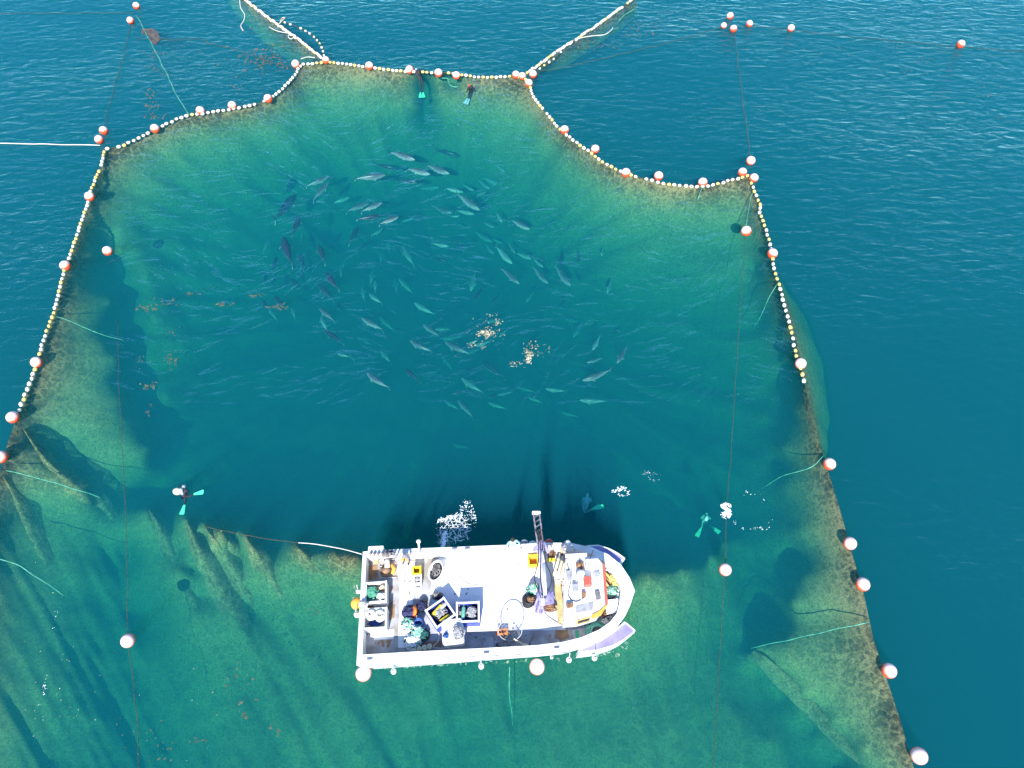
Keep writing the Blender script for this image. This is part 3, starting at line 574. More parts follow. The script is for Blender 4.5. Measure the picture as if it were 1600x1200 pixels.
# lilac bow tips with their white rim
def tip(poly, inner, z):
    o = [P(x, y, z) for x, y in poly]; i = [P(x, y, z) for x, y in inner]; k = len(o)
    b = MB(); lo = [Vector((p.x * .97 + ctr.x * .03, p.y * .97 + ctr.y * .03, -.3)) for p in o]
    b.add(lo + o + i, [(a, (a + 1) % k, k + (a + 1) % k, k + a) for a in range(k)] + [(k + a, k + (a + 1) % k, 2 * k + (a + 1) % k, 2 * k + a) for a in range(k)] + [tuple(range(k))[::-1]])
    r = bb(b, 'bow_tip', M['white'], smooth=False)
    b = MB(); b.add([p + Vector((0, 0, -.012)) for p in i], [tuple(range(k))]); bb(b, 'tip_deck', M['purple'], r, smooth=False)
tip([(916,852),(935,851),(953,857),(966,864),(977,872),(975,876),(966,884),(950,868)], [(920,854),(935,853),(951,859),(964,866),(973,872),(966,880),(962,877),(950,866)], 1.05)
tip([(976,971),(984,977),(993,985),(991,989),(976,1001),(958,1010),(936,1017),(905,1021),(905,1014),(940,998),(962,983)], [(977,974),(983,979),(990,985),(988,988),(974,999),(957,1008),(936,1014),(908,1018),(908,1015),(942,1000),(964,985)], 1.05)
# inner bow ribs
for (x, y, x2, y2) in [(939,873,934,886),(952,868+18,945,893)]:
    b = MB(); b.bar(P(x, y, 1.2), P(x2, y2, .62), .06, .08); bb(b, 'bulwark_rib', M['white'], smooth=False)
# wheelhouse
ZR = 2.5
roof = [(884,873),(910,870),(932,869),(942,882),(947,944),(938,957),(905,966),(881,967),(881,920)]
RP = [P(x, y, ZR) for x, y in roof][::-1]; rc = sum(RP, Vector()) / len(RP)
b = MB(); b.prism([(p.x + (rc.x - p.x) * .05, p.y + (rc.y - p.y) * .05, 0) for p in RP], ZD, ZR - .08); wh = bb(b, 'wheelhouse', M['white'], smooth=False)
def wp(b, name, m, **k): return bb(b, name, m, wh, **k)
b = MB(); b.prism(RP, ZR - .08, ZR); wp(b, 'roof', M['deckwhite'], smooth=False, bevel=.02)
b = MB(); b.prism([P(x, y, ZR + .07) for x, y in [(941,880),(945,882),(950,944),(946,946)]][::-1], ZR - .25, ZR + .07); wp(b, 'red_visor', M['redpaint'], smooth=False)
b = MB(); b.prism([P(x, y, ZR + .06) for x, y in [(946,946),(950,944),(940,959),(926,965),(925,960),(936,955)]][::-1], ZR - .25, ZR + .06); wp(b, 'orange_visor', M['orange_bib'], smooth=False)
b = MB(); b.prism([P(x, y, ZR + .01) for x, y in [(900,946),(928,939),(926,953),(899,958)]][::-1], ZR - .02, ZR + .012); wp(b, 'roof_hatch', M['grey'], smooth=False)
b = MB(); b.box(P(918,909,ZR + .2), (.34, .4, .4), BANG); wp(b, 'red_locker', M['redpaint'], smooth=False, bevel=.02)
b = MB(); b.box(P(899,919,ZR + .12), (.25, .35, .24), BANG); wp(b, 'vent_box', M['grey'], smooth=False, bevel=.02)
b = MB(); b.box(P(924,881,ZR + .3), (.55, .3, .6), BANG); wp(b, 'roof_box', M['deckwhite'], smooth=False, bevel=.03)
b = MB(); b.box(P(900,868,ZR + .5), (1.0, .12, .2), BANG); b.bar(P(900,872,ZR), P(900,868,ZR + .5), .07, .07); wp(b, 'radar_bar', M['white'], smooth=False)
b = MB(); b.lathe(P(907,899,ZR), [(.0, .42), (.14, .38), (.2, .26), (.2, .08), (.16, 0)], 14); wp(b, 'radar_dome', M['white'])
b = MB(); b.tube([P(927,860,ZR + 1.3), P(918,884,ZR)], .025, 5); wp(b, 'antenna', M['dark'])
b = MB(); b.ball(P(904,883,ZR + .1), (.14, .14, .12)); b.tube([P(909,890,ZR + .05), P(911,882,ZR + .15), P(905,876,ZR + .1)], .05, 6); wp(b, 'floodlight', M['brown'])
for i in range(3):
    b = MB(); b.tube([P(893 + i * 7, 890, ZR + .12), P(894 + i * 7, 936, ZR + .12)], .022, 5); b.tube([P(893 + i * 7, 890, ZR), P(893 + i * 7, 890, ZR + .12)], .02, 5); b.tube([P(894 + i * 7, 936, ZR), P(894 + i * 7, 936, ZR + .12)], .02, 5); wp(b, 'roof_rail', M['white'])
for (x, y, sx, sy, sz, m) in [(889,900,.2,.5,.12,'grey'),(912,929,.18,.18,.2,'brown'),(932,898,.3,.22,.15,'grey'),(934,930,.22,.4,.1,'steel'),(890,946,.3,.2,.18,'brown'),(906,884,.35,.12,.1,'steel')]:
    b = MB(); b.box(P(x, y, ZR + sz / 2), (sx, sy, sz), BANG + .1); wp(b, 'roof_fitting', M[m], smooth=False, bevel=.015)
b = MB(); b.tube(spline([P(886,880,ZR + .05), P(892,905,ZR + .05), P(888,930,ZR + .05), P(900,940,ZR + .05), P(915,932,ZR + .05)], 5), .018, 5); wp(b, 'cable', M['dark'])
f0, f1 = P(893,976,1.5), P(929,974,1.5)
side = [p for p in RP]; ylow = min(p.y for p in RP)
a0, a1 = P(905,966,ZR), P(881,967,ZR); dv = (a0 - a1).normalized(); a0 = a0 + (rc - a0) * .05; a1 = a1 + (rc - a1) * .05; b0 = P(938,957,ZR); b0 = b0 + (rc - b0) * .05
mid = a0.lerp(b0, .25); dv2 = (b0 - a0).normalized(); nr = Vector((dv2.y, -dv2.x, 0))
b = MB(); c = mid + nr * .02; b.box((c.x, c.y, 1.75), (.56, .05, .62), math.atan2(dv2.y, dv2.x)); wp(b, 'window', M['glass'], smooth=False)
b = MB(); c = mid + nr * .05
for s in (-1, 1): b.box((c.x + dv2.x * .31 * s, c.y + dv2.y * .31 * s, 1.75), (.06, .05, .74), math.atan2(dv2.y, dv2.x))
b.box((c.x, c.y, 2.09), (.56, .05, .06), math.atan2(dv2.y, dv2.x)); b.box((c.x, c.y, 1.41), (.56, .05, .06), math.atan2(dv2.y, dv2.x))
wp(b, 'window_frame', M['cream_bib'], smooth=False)
# winch at the stern
wz = ZD + .5
for (x, y, m, sz) in [(589,864,'white',(.75,.45,.8)),(604,868,'steel',(.35,.35,.7)),(613,866,'dark',(.3,.3,.5))]:
    b = MB(); b.box(P(x, y, wz + .1), sz, BANG); bb(b, 'winch_housing', M[m], smooth=False, bevel=.04)
b = MB(); b.tube([P(578,872,1.3), P(618,868,1.3)], .09, 10); bb(b, 'winch_shaft', M['white'])
for (x, y, m) in [(588,874,'cream_bib'),(605,880,'white')]:
    b = MB(); b.tube([P(x, y - 6, 1.15), P(x, y + 7, 1.0)], [.12, .13], 12); bb(b, 'hydraulic_motor', M[m])
b = MB(); b.lathe(P(605,893,ZD), [(.34,0),(.34,.12),(.2,.16),(.16,.3),(.22,.34),(0,.36)], 16); bb(b, 'winch_drum', M['rust'])
b = MB(); b.tube([P(612,882,ZD+.3), P(616,889,ZD+.25), P(613,897,ZD+.2)], .1, 8); bb(b, 'winch_arm', M['orange_bib'])
b = MB()
for i in range(6): b.tube([P(594, 885 + i * 3, ZD + .06), P(600, 885 + i * 3, ZD + .06)], .02, 4)
b.tube([P(594,884,ZD+.06), P(594,903,ZD+.06), P(619,902,ZD+.06)], .03, 4); bb(b, 'step_rail', M['white'])
for i in range(7):
    b = MB(); b.tube([P(579 + i * 6, 866, 1.6), P(580 + i * 6, 872, .9)], .045, 6); b.ball(P(579 + i * 6, 865, 1.65), .08, 8, 6); bb(b, 'control_lever', M['steel'])
b = MB(); b.tube([P(656,866,1.3), P(655,858,1.9), P(654,848,2.4)], .045, 8); b.ball(P(654,846,2.45), .11); bb(b, 'lamp_post', M['white'])
# mooring cleats on the gunwale
for (x, y) in [(710,857),(730,857),(860,851),(1*760,1020),(870,1012),(577,1030)]:
    b = MB(); c = P(x, y, ZG + .07); b.bar(c - ex * .13, c + ex * .13, .04, .04); b.bar(c, c - Vector((0, 0, .07)), .05, .05); bb(b, 'cleat', M['steel'], smooth=False)
# crane
cr = empty('deck_crane', P(848,946,ZD), 'lilac deck crane with its jib swung out over the far side', 'crane')
CL = cr.location.copy()
def cb(b, name, m, **k):
    o = b.build(name, m, None, **k); o.parent = cr; o.matrix_parent_inverse = Matrix.Translation(-CL); return o
b = MB(); b.lathe(CL, [(.38,0),(.38,.1),(.24,.2),(.2,1.5),(.34,1.55),(.34,1.75),(0,1.75)], 16); cb(b, 'pedestal', M['purple'])
b = MB()
for (x, y, x2, y2) in [(836,948,844,925),(858,940,848,925),(840,958,848,930),(852,955,846,930)]: b.bar(P(x, y, ZD + .05), P(x2, y2, 2.0), .1, .1)
cb(b, 'brace', M['purple'], smooth=False)
b = MB(); b.bar(P(841,959,ZD + .12), P(845,945,ZD + .12), .34, .24); cb(b, 'tool_box', M['lilac'], smooth=False, bevel=.03)
b = MB(); b.box(P(858,935,1.5), (.4, .5, .5), BANG); cb(b, 'valve_block', M['lilac'], smooth=False, bevel=.03)
B0, B1, B2 = P(850,938,2.5), P(845,856,2.9), P(838,803,3.6)
b = MB(); b.bar(P(848,946,2.3), B1, .2, .28); cb(b, 'main_boom', M['boom'], smooth=False, bevel=.03)
b = MB(); b.tube([P(852,930,2.85), P(850,880,3.1)], .08, 10); b.tube([P(850,880,3.1), P(847,860,3.15)], .045, 8); cb(b, 'hydraulic_ram', M['silver'])
b = MB()
for s in (-.14, .14): b.bar(B1 + Vector((s, 0, .05)), B2 + Vector((s, 0, 0)), .06, .16)
for i in range(7): c = B1.lerp(B2, (i + .5) / 7); b.bar(c + Vector((-.14, -.1, .03)), c + Vector((.14, .1, .03)), .04, .05)
cb(b, 'jib', M['jib'], smooth=False)
b = MB(); b.box(B2 + Vector((0, .05, 0)), (.4, .14, .2), 0); cb(b, 'jib_head', M['white'], smooth=False, bevel=.03)
b = MB(); b.box(B1, (.36, .4, .4), BANG); b.bar(B1 + Vector((-.35, -.2, .1)), B1 + Vector((.1, .3, .2)), .16, .16); b.bar(B1 + Vector((.35, -.3, .1)), B1 + Vector((.1, .2, .25)), .14, .14); cb(b, 'knuckle', M['purple'], smooth=False, bevel=.03)
for s in range(4):
    b = MB(); c0 = P(846 + s * 2, 935, 2.7); pts = [c0, c0 + Vector((.2 * (s - 1.5), .8, .2)), B1.lerp(B0, .3) + Vector((.12 * (s - 1.5), 0, .25)), B1 + Vector((.08 * (s - 1.5), .2, .35)), B1.lerp(B2, .5) + Vector((.1 * (s - 1.5), 0, .15))]
    b.tube(spline(pts, 5), .025, 5); cb(b, 'hydraulic_hose', M['dark'])
b = MB()
for s in range(5):
    c = P(860 - s, 946 + s, ZD + .5); b.tube([c + Vector((.28 * math.cos(t), .1 * s - .2, .3 * math.sin(t))) for t in [i * .5 for i in range(13)]], .035, 5)
cb(b, 'hose_bundle', M['brown'])

# fenders and buoys on the hull
def fender(x, y, z, r, m, label, ln=1.6, tint=None):
    e = empty('fender', P(x, y, z), label, 'fender', 'fenders along the hull'); b = MB()
    b.lathe((0, 0, 0), [(.0, -r * ln), (r * .7, -r * ln * .8), (r, -r * .4), (r, r * .4), (r * .7, r * ln * .8), (.04, r * ln), (.04, r * ln + .1)], 14); b.build('fender_body', m, e)
    b = MB(); b.tube([(0, 0, r * ln), (0, .16, ZG - z + .02)], .02, 5); b.build('lanyard', M['rope'], e)
for x, y, lab in [(615,1049,'white fender on the near side, nearest the stern'),(752,1041,'white fender amidships on the near side'),(889,1031,'white fender near the bow, left of the last one'),(929,1028,'white fender furthest forward under the bow tip'),(862,1027,'smallest white fender right of the big red buoy')]:
    fender(x, y, .7, .13 if '862' not in str(x) else .08, M['white'], lab)
fender(560,924,.9,.12,M['white'],'white fender on the stern edge, upper of two'); fender(558,960,.9,.15,M['white'],'white fender on the stern edge, lower of two')
for x, y, k, z, lab in [(568,1052,1.12,.3,'large red buoy hung at the near stern corner'),(839,1042,1.1,.3,'large red buoy hung amidships on the near side')]:
    o = bpy.data.objects.new('buoy', BME); S.collection.objects.link(o); o.location = P(x, y, z); o.scale = (k, k, k); o.rotation_euler = (.1, .1, 0); tag(o, lab, 'buoy')
b = MB(); b.ball((0, 0, 0), .3, 18, 12); tag(b.build('buoy', M['orange_bib']), 'orange buoy hung on the stern between two crates', 'buoy').location = P(558,943,.9)

# ------------------------------------------------------------------ cargo on deck (pixels of the rim, metres for the size)
def frame(x, y, z, rz=0): return P(x, y, z), BANG + rz
def crate(px, py, sx, sy, h, rz, m, rim, label, name='crate', cat='crate', zr=None, floor=ZD):
    zr = zr or floor + h; c, a = frame(px, py, zr, rz)
    e = empty(name, (c.x, c.y, floor + .004), label, cat, rz=a); t = .05; hh = zr - floor
    b = MB(); b.box((0, 0, .03), (sx, sy, .06))
    for s in (-1, 1):
        b.box((s * (sx / 2 - t / 2), 0, .06 + (hh - .1) / 2), (t, sy, hh - .1)); b.box((0, s * (sy / 2 - t / 2), .06 + (hh - .1) / 2), (sx - 2 * t, t, hh - .1))
    b.build('crate_body', m, e, smooth=False)
    b = MB(); k = .085
    for s in (-1, 1): b.box((s * (sx / 2 - .03), 0, hh - .02), (k, sy + .06, .04)); b.box((0, s * (sy / 2 - .03), hh - .02), (sx - .1, k, .038))
    b.build('rim', rim, e, smooth=False, bevel=.008); return e
def coil(px, py, z, r, tr, m, label, turns=4, name='rope_coil', cat='rope', sq=1., seed=0):
    q = random.Random(seed); c = P(px, py, z); pts = []
    for i in range(turns * 16):
        t = i / 16 * 2 * math.pi; rr = r * (1 - .5 * (i / (turns * 16))) * (1 + .12 * q.uniform(-1, 1))
        pts.append((rr * math.cos(t), rr * math.sin(t) * sq, tr + (i % 16) * .002 + (i // 16) * tr * .7 + q.uniform(0, tr)))
    b = MB(); b.tube(spline(pts, 2), tr, 6); return tag(b.build(name, m, loc=None), label, cat) if not b.v else _at(b.build(name, m), c, label, cat)
def _at(o, c, label, cat, rz=0, group=None):
    o.location = c; o.rotation_euler = (0, 0, rz); return tag(o, label, cat, group)
def heap(px, py, z, sx, sy, h, m, label, name, cat, strands=26, sm=None, tr=.03, seed=1, mats=None, rz=0):
    """lumpy pile: a crumpled core with tangled strands over it"""
    q = random.Random(seed); b = MB(); b.ball((0, 0, 0), (sx * .46, sy * .46, h * .8), 18, 10)
    b.v = [tuple(Vector(v) * (1 + .42 * noise.noise(Vector(v) * (2.2 / max(sx, sy)) * 2 + Vector((seed, 0, 0))))) for v in b.v]
    b.v = [(v[0], v[1], max(0, v[2])) for v in b.v]
    b.mi = [(1 if mats and noise.noise(Vector(b.v[f[0]]) * 3.1 + Vector((0, seed, 0))) > 0 else 0) for f in b.f]
    b.cur = len(mats) if mats else (1 if sm else 0)
    for _k in range(int(strands * .9)):
        if sm and not mats: b.cur = 1 + (_k % 3 == 2)
        t = q.uniform(0, 6.28); p0 = Vector((math.cos(t) * sx * .4 * q.random(), math.sin(t) * sy * .4 * q.random(), 0)); pts = []
        R0 = q.uniform(.1, .3) * min(sx, sy); ph = q.uniform(0, 6)
        for i in range(9):
            a = ph + i * .7; p = p0 + Vector((math.cos(a) * R0, math.sin(a) * R0 * q.uniform(.6, 1), 0))
            d = (p.x / (sx * .5)) ** 2 + (p.y / (sy * .5)) ** 2; p.z = .03 + h * .92 * math.sqrt(max(0, 1 - d)) * (1 + .42 * noise.noise(Vector((p.x, p.y, h * .5)) * (4.4 / max(sx, sy)) + Vector((seed, 0, 0)))) + q.uniform(0, .06); pts.append(p)
        b.tube(spline(pts, 3), tr, 4)
    ml = [m] + ((mats or []) if mats else []) + ([sm] if sm else [m] if mats else []) + ([M['rope'] if sm in (M['mint'], M['foam']) else sm] if sm and not mats else [])
    return _at(b.build(name, ml), P(px, py, z), label, cat, BANG + rz)
crate(587,925,1.02,.98,.75,.02,M['white'],M['white'],'white crate at the stern holding teal netting')
heap(581,928,1.0,.62,.7,.2,M['teal'],'dark teal net bunched in the upper stern crate','net_bundle','net',34,M['greenrope'],seed=3)
heap(596,933,1.02,.4,.4,.26,M['mint'],'pale mint ball of net in the upper stern crate','net_ball','net',20,M['foam'],seed=5)
heap(597,919,1.05,.42,.26,.18,M['brown'],'brown bundle in a corner of the upper stern crate','rag_bundle','bundle',8,M['cream'],seed=8)
crate(586,966,1.08,.95,.75,.0,M['white'],M['white'],'white crate at the stern holding coiled white rope')
coil(581,961,1.12,.26,.055,M['rope'],'thick white rope coil in the stern crate, left one',5,seed=2)
coil(595,962,1.12,.27,.055,M['rope'],'thick white rope coil in the stern crate, right one',5,seed=4)
heap(586,974,.85,.8,.3,.12,M['tarp'],'blue grey cloth under the white rope coils','cloth','cloth',0,seed=6)
b = MB(); b.box((0, 0, .15), (.26, .22, .3)); _at(b.build('wooden_block', M['brown'], smooth=False, bevel=.02), P(580,946,ZD), 'small brown block between the two stern crates', 'block', BANG)
heap(567,946,1.42,.36,.4,.14,M['mint'],'pale mint rope wrapped on the stern gunwale','rope_wrap','rope',14,M['rope'],seed=9)
crate(651,891,.42,.4,.5,.0,M['yellow'],M['yellow'],'yellow crate near the stern on the far side')
crate(652,905,.4,.46,.4,.0,M['white'],M['white'],'small white box below the yellow crate')
heap(652,905,.85,.28,.32,.08,M['grey'],'grey cloth inside the small white box','cloth','cloth',0,seed=12)
heap(652,914,.56,.5,.2,.2,M['dark'],'dark bag on deck below the white box','bag','bag',2,seed=14)
# oval tub with hoses
e = empty('oval_tub', P(682,896,ZD + .02), 'white oval tub full of dark hoses', 'tub', rz=BANG - .35)
b = MB(); b.lathe((0, 0, 0), [(0, .02), (.36, .02), (.42, .45), (.45, .47), (.38, .47), (.33, .06), (0, .06)], 24); b.v = [(x * .8, y * 1.25, z) for x, y, z in b.v]; b.build('tub_body', M['white'], e)
heap(682,893,.85,.5,.85,.22,M['dark'],'coiled dark hoses in the oval tub','hose','hose',16,M['steel'],.03,seed=15,rz=-.35)
crate(688,957,1.06,1.0,.85,R(33),M['blue'],M['white'],'blue crate with white rim turned askew, holding yellow tanks')
crate(731,956,1.08,.92,.85,R(-1),M['blue'],M['white'],'blue crate with white rim set square, holding dive gear')
def tank(px, py, z, ang, m, label, r=.09, ln=.62):
    e = empty('dive_tank', P(px, py, z), label, 'dive tank', 'dive tanks in the blue crates', rz=ang); b = MB(); b.lathe((0, 0, 0), [(0, -ln / 2), (r * .8, -ln / 2), (r, -ln / 2 + .05), (r, ln / 2 - .1), (r * .7, ln / 2 - .03), (.03, ln / 2)], 12)
    b.v = [(z_, y_, x_) for x_, y_, z_ in b.v]; b.build('cylinder_body', m, e); b = MB(); b.box((ln / 2 + .04, 0, 0), (.08, .05, .05)); b.box((ln / 2 + .06, 0, 0), (.03, .14, .03)); b.build('valve', M['steel'], e, smooth=False)
tank(683,953,1.12,R(50),M['yellow'],'long pale yellow tank in the askew blue crate',.1,.7); tank(695,966,1.12,R(35),M['yellow'],'short yellow tank in the lower corner of the askew crate',.09,.55)
tank(690,949,1.1,R(45),M['silver'],'white tank in the askew blue crate',.1,.6); tank(724,957,1.15,R(88),M['mint'],'pale mint tank standing out in the square blue crate',.1,.6)
heap(688,959,.95,.7,.6,.2,M['dark'],'black dive gear under the yellow tanks','dive_gear','dive gear',16,M['grey'],seed=21)
heap(738,957,1.05,.5,.7,.26,M['dark'],'tangled black and grey dive gear in the square blue crate','dive_gear','dive gear',22,M['grey'],seed=22); heap(717,955,1.05,.24,.6,.22,M['navy'],'dark gear along the left wall of the square crate','dive_gear','dive gear',6,M['grey'],seed=23)
# clothing, bags
heap(641,957,.62,.75,.62,.34,M['red'],'heap of red and navy oilskins on the white deck strip','clothing_pile','clothes',8,M['rope'],.03,seed=31,mats=[M['navy']])
heap(648,954,.75,.3,.5,.3,M['orange'],'bright orange oilskin jacket on the heap','jacket','clothes',0,seed=33)
heap(660,947,.56,.55,.55,.34,M['dark'],'black sack beside the red oilskins','sack','bag',6,M['navy'],seed=34); heap(684,932,.58,.5,.38,.3,M['dark'],'black sack behind the askew blue crate','sack','bag',8,M['steel'],seed=35)
e = empty('bucket', P(655,976,ZD + .02), 'blue round bucket by the net pile', 'bucket'); b = MB(); b.lathe((0, 0, 0), [(0, .02), (.15, .02), (.2, .42), (.215, .44), (.185, .42), (.14, .05), (0, .05)], 18); b.build('bucket_body', M['tarp'], e); b = MB(); b.tube([(.2 * math.cos(t), .2 * math.sin(t) * .2, .42 + .18 * math.sin(t)) for t in [i * math.pi / 8 for i in range(9)]], .01, 5); b.build('handle', M['steel'], e)
heap(638,975,.6,.62,.6,.3,M['rope'],'white net heap with pink floats near the red clothes','net_bundle','net',30,M['mint'],.028,seed=41); heap(652,987,.6,.7,.7,.34,M['teal'],'green and white net pile by the blue bucket','net_pile','net',40,M['mint'],.028,seed=42)
heap(645,1003,.6,.8,.7,.3,M['mint'],'pale teal net pile against the near bulwark','net_pile','net',44,M['foam'],.028,seed=43); heap(663,993,.58,.55,.6,.24,M['dark'],'black netting heap beside the green pile','net_pile','net',18,M['teal'],.026,seed=44)
for i, (x, y, lab) in enumerate([(647,1017,'cream net float on deck, leftmost of four'),(655,1014,'cream net float on deck, second from the left'),(663,1012,'cream net float on deck, second from the right'),(671,1010,'cream net float on deck, rightmost of four')]):
    b = MB(); b.lathe((0, 0, 0), [(.03, -.13), (.1, -.11), (.135, 0), (.1, .11), (.03, .13)], 12); _at(b.build('net_float', M['cream']), P(x, y, .72), lab, 'float', group='loose net floats on deck')
e = empty('fish_tote', P(709,992,ZD + .02), 'white rounded tote with a coiled grey net on top', 'tote', rz=BANG + .06); b = MB()
def rrect(sx, sy, r, k=5): return [(math.copysign(1, cx) * (abs(cx) - r) + r * math.cos(a), math.copysign(1, cy) * (abs(cy) - r) + r * math.sin(a)) for cx, cy, a0 in [(sx, sy, 0), (-sx, sy, 90), (-sx, -sy, 180), (sx, -sy, 270)] for a in [R(a0 + 90 * i / k) for i in range(k + 1)]]
b.prism(rrect(.5, .58, .14), 0, .7); b.build('tote_body', M['white'], e, smooth=False, bevel=.03); b = MB(); b.prism(rrect(.46, .54, .12), .702, .78); b.build('lid', M['white'], e, smooth=False, bevel=.03)
heap(716,988,ZD + .8,.55,.68,.26,M['steel'],'coiled grey net on the white tote','net_bundle','net',34,M['grey'],.02,seed=51); heap(696,993,ZD + .8,.24,.3,.12,M['tarp'],'blue rag on the white tote','rag','cloth',3,seed=52)
# dip net with hoop, orange box
e = empty('dip_net', P(795,1000,ZD + .05), 'large hoop dip net leaning over the orange box', 'net'); Lc = e.location
b = MB(); hc = P(797,985,1.35); b.tube([hc + Vector((.55 * math.cos(t), .5 * math.sin(t) * .75, .35 * math.sin(t))) for t in [i * math.pi / 12 for i in range(24)]], .022, 6, closed=True); b.v = [tuple(Vector(v) - Lc) for v in b.v]; b.build('hoop', M['grey'], e)
b = MB()
for i in range(12):
    t = i * math.pi / 6; p = hc + Vector((.55 * math.cos(t), .375 * math.sin(t), .35 * math.sin(t))); b.tube([p, hc.lerp(p, .6) + Vector((.08, .15, -.35)), hc + Vector((.15, .25, -.55))], .008, 4)
for f, dz in ((.8, -.2), (.6, -.38), (.35, -.5)): b.tube([hc + Vector((.55 * f * math.cos(t) + .1 * (1 - f), .375 * f * math.sin(t) + .2 * (1 - f), .35 * f * math.sin(t) + dz)) for t in [i * math.pi / 8 for i in range(16)]], .008, 4, closed=True)
b.v = [tuple(Vector(v) - Lc) for v in b.v]; b.build('net_bag', M['grey'], e)
b = MB(); b.tube([P(803,998,1.25), P(818,1007,.8), P(826,1009,.7)], [.03, .05, .07], 8); b.v = [tuple(Vector(v) - Lc) for v in b.v]; b.build('handle', M['cream'], e); b = MB(); b.tube([P(826,1009,.7), P(830,1010,.7)], .08, 8); b.v = [tuple(Vector(v) - Lc) for v in b.v]; b.build('grip', M['dark'], e)
crate(785,987,.46,.26,.3,.0,M['orange'],M['orange'],'small orange box under the hoop net'); heap(786,1008,.56,.75,.3,.1,M['dark'],'dark net laid along the near bulwark','net_bundle','net',16,M['grey'],seed=55)
def deckrope(pts, r, m, label, **k): return rope([(x, y, ZD + .05) for x, y in pts], r, m, label, .02, .15, **k)
deckrope([(673,934),(672,955),(678,975),(686,990),(684,1003),(676,1012),(700,1013),(735,1014),(762,1016)],.03,Wh,'white rope looping from the tubs to the near bulwark'); deckrope([(676,880),(700,886),(716,898),(728,911),(742,914),(755,913)],.02,Wh,'pale hose curving across the white deck'); deckrope([(845,950),(855,962),(870,972),(880,977)],.02,M['grey'],'grey hose from the crane to the cabin')
heap(834,921,.6,.55,.6,.4,M['teal'],'bright teal net heap left of the crane','net_pile','net',30,M['mint'],.028,seed=61); coil(826,940,.6,.32,.04,M['dark'],'dark hose coil left of the crane base',5,name='hose_coil',cat='hose',seed=5)
heap(830,938,.58,.4,.5,.25,M['steel'],'grey scrap gear left of the crane base','gear_pile','gear',14,M['brown'],seed=62); heap(871,905,.58,.5,1.1,.3,M['steel'],'grey netting strewn between crane and cabin','net_pile','net',46,M['rope'],.016,seed=63)
for i, (x1, y1, x2, y2, lab) in enumerate([(864,905,873,872,'cream pole leaning by the cabin, leftmost'),(868,915,878,876,'cream pole leaning by the cabin, middle'),(873,918,882,880,'cream pole leaning by the cabin, rightmost')]):
    b = MB(); b.tube([P(x1, y1, ZD + .1), P(x2, y2, 1.3)], .07, 8); tag(b.build('pole', M['cream']), lab, 'pole', 'poles between crane and cabin')
b = MB(); b.box((0, 0, .12), (.34, 2.4, .24)); _at(b.build('bench', M['cream_bib'], smooth=False, bevel=.03), P(873,934,ZD + .02), 'long cream bench along the cabin side', 'bench', BANG + .03)
heap(888,955,.6,.45,.7,.5,M['steel'],'greasy engine parts by the cabin corner','engine_parts','gear',16,M['brown'],.03,seed=64); crate(833,875,.5,.55,.4,.0,M['orange_bib'],M['yellow'],'orange fish box beside the crane boom'); b = MB(); b.box((0, 0, .1), (.4, .16, .2)); _at(b.build('yellow_can', M['yellow'], smooth=False, bevel=.04), P(861,876,.9), 'yellow can between crane and poles', 'can', BANG)
for (x, y, m, lab) in [(819,856,'grey','grey drum on the far side left of the crane'),(832,858,'white','white drum touching the crane knuckle'),(857,855,'redpaint','rust red drum right of the crane knuckle')]:
    e = empty('drum', P(x, y, ZD + .02), lab, 'drum'); b = MB(); b.lathe((0, 0, 0), [(0, 0), (.2, 0), (.22, .05), (.22, .3), (.23, .32), (.22, .34), (.22, .6), (.19, .62), (0, .6)], 14); b.build('drum_body', M[m], e); b = MB(); b.lathe((.08, 0, .61), [(.05, 0), (.05, .04), (0, .04)], 8); b.build('cap', M['dark'], e)
heap(850,858,.8,.5,.4,.4,M['brown'],'rusty brown gear under the crane knuckle','gear_pile','gear',14,M['dark'],.03,seed=66); heap(862,868,.7,.4,.6,.4,M['navy'],'navy and brown oilskins beside the poles','clothing_pile','clothes',4,M['brown'],.03,seed=67,mats=[M['brown']]); heap(894,858,.6,.5,.6,.6,M['navy'],'navy sack behind the man in the white cap','sack','bag',2,seed=68)
# bow gear
for i, (x1, y1, x2, y2, m, lab) in enumerate([(940,893,957,914,'brown','brown pole stowed in the bow, upper one'),(941,902,953,920,'cream_bib','tan pole stowed in the bow, lower one'),(944,893,960,912,'yfloat','yellow pole stowed in the bow beside the floats')]):
    b = MB(); b.tube([P(x1, y1, .9), P(x2, y2, .8)], .06, 8); tag(b.build('pole', M[m]), lab, 'pole')
heap(960,907,.6,.7,.8,.34,M['cream'],'cream and ochre float pile in the bow','float_pile','floats',12,M['yfloat'],.05,seed=71); heap(955,926,.6,.75,.6,.36,M['teal'],'bright teal and blue net pile in the bow','net_pile','net',40,M['mint'],.028,seed=72); heap(966,938,.6,.4,.8,.25,M['mint'],'pale mint rope pile beside the white bin','rope_pile','rope',26,M['foam'],.028,seed=73)
crate(957,947,.62,.62,.6,.04,M['white'],M['white'],'white bin in the bow below the teal nets'); b = MB(); b.box((0, 0, 0), (.5, .5, .03)); _at(b.build('bin_lid', M['white'], smooth=False, bevel=.01), P(957,947,1.17), 'white lid lying on the bow bin', 'lid', BANG + .04); heap(957,967,.6,.8,.5,.36,M['dark'],'black and grey sack in the bow below the white bin','sack','bag',12,M['grey'],seed=74); heap(947,961,.6,.3,.4,.3,M['brown'],'small brown bag beside the cabin front','bag','bag',4,seed=75); heap(961,979,.6,.75,.55,.3,M['tarp'],'blue tarp heap in the bow','tarp','tarp',2,seed=76); heap(947,972,.58,.6,.4,.2,M['rope'],'white rope heap beside the green coil','rope_pile','rope',16,seed=77)
coil(933,990,ZD + .03,.56,.035,M['mint'],'big round mint green rope coil on the bow deck',9,seed=9)

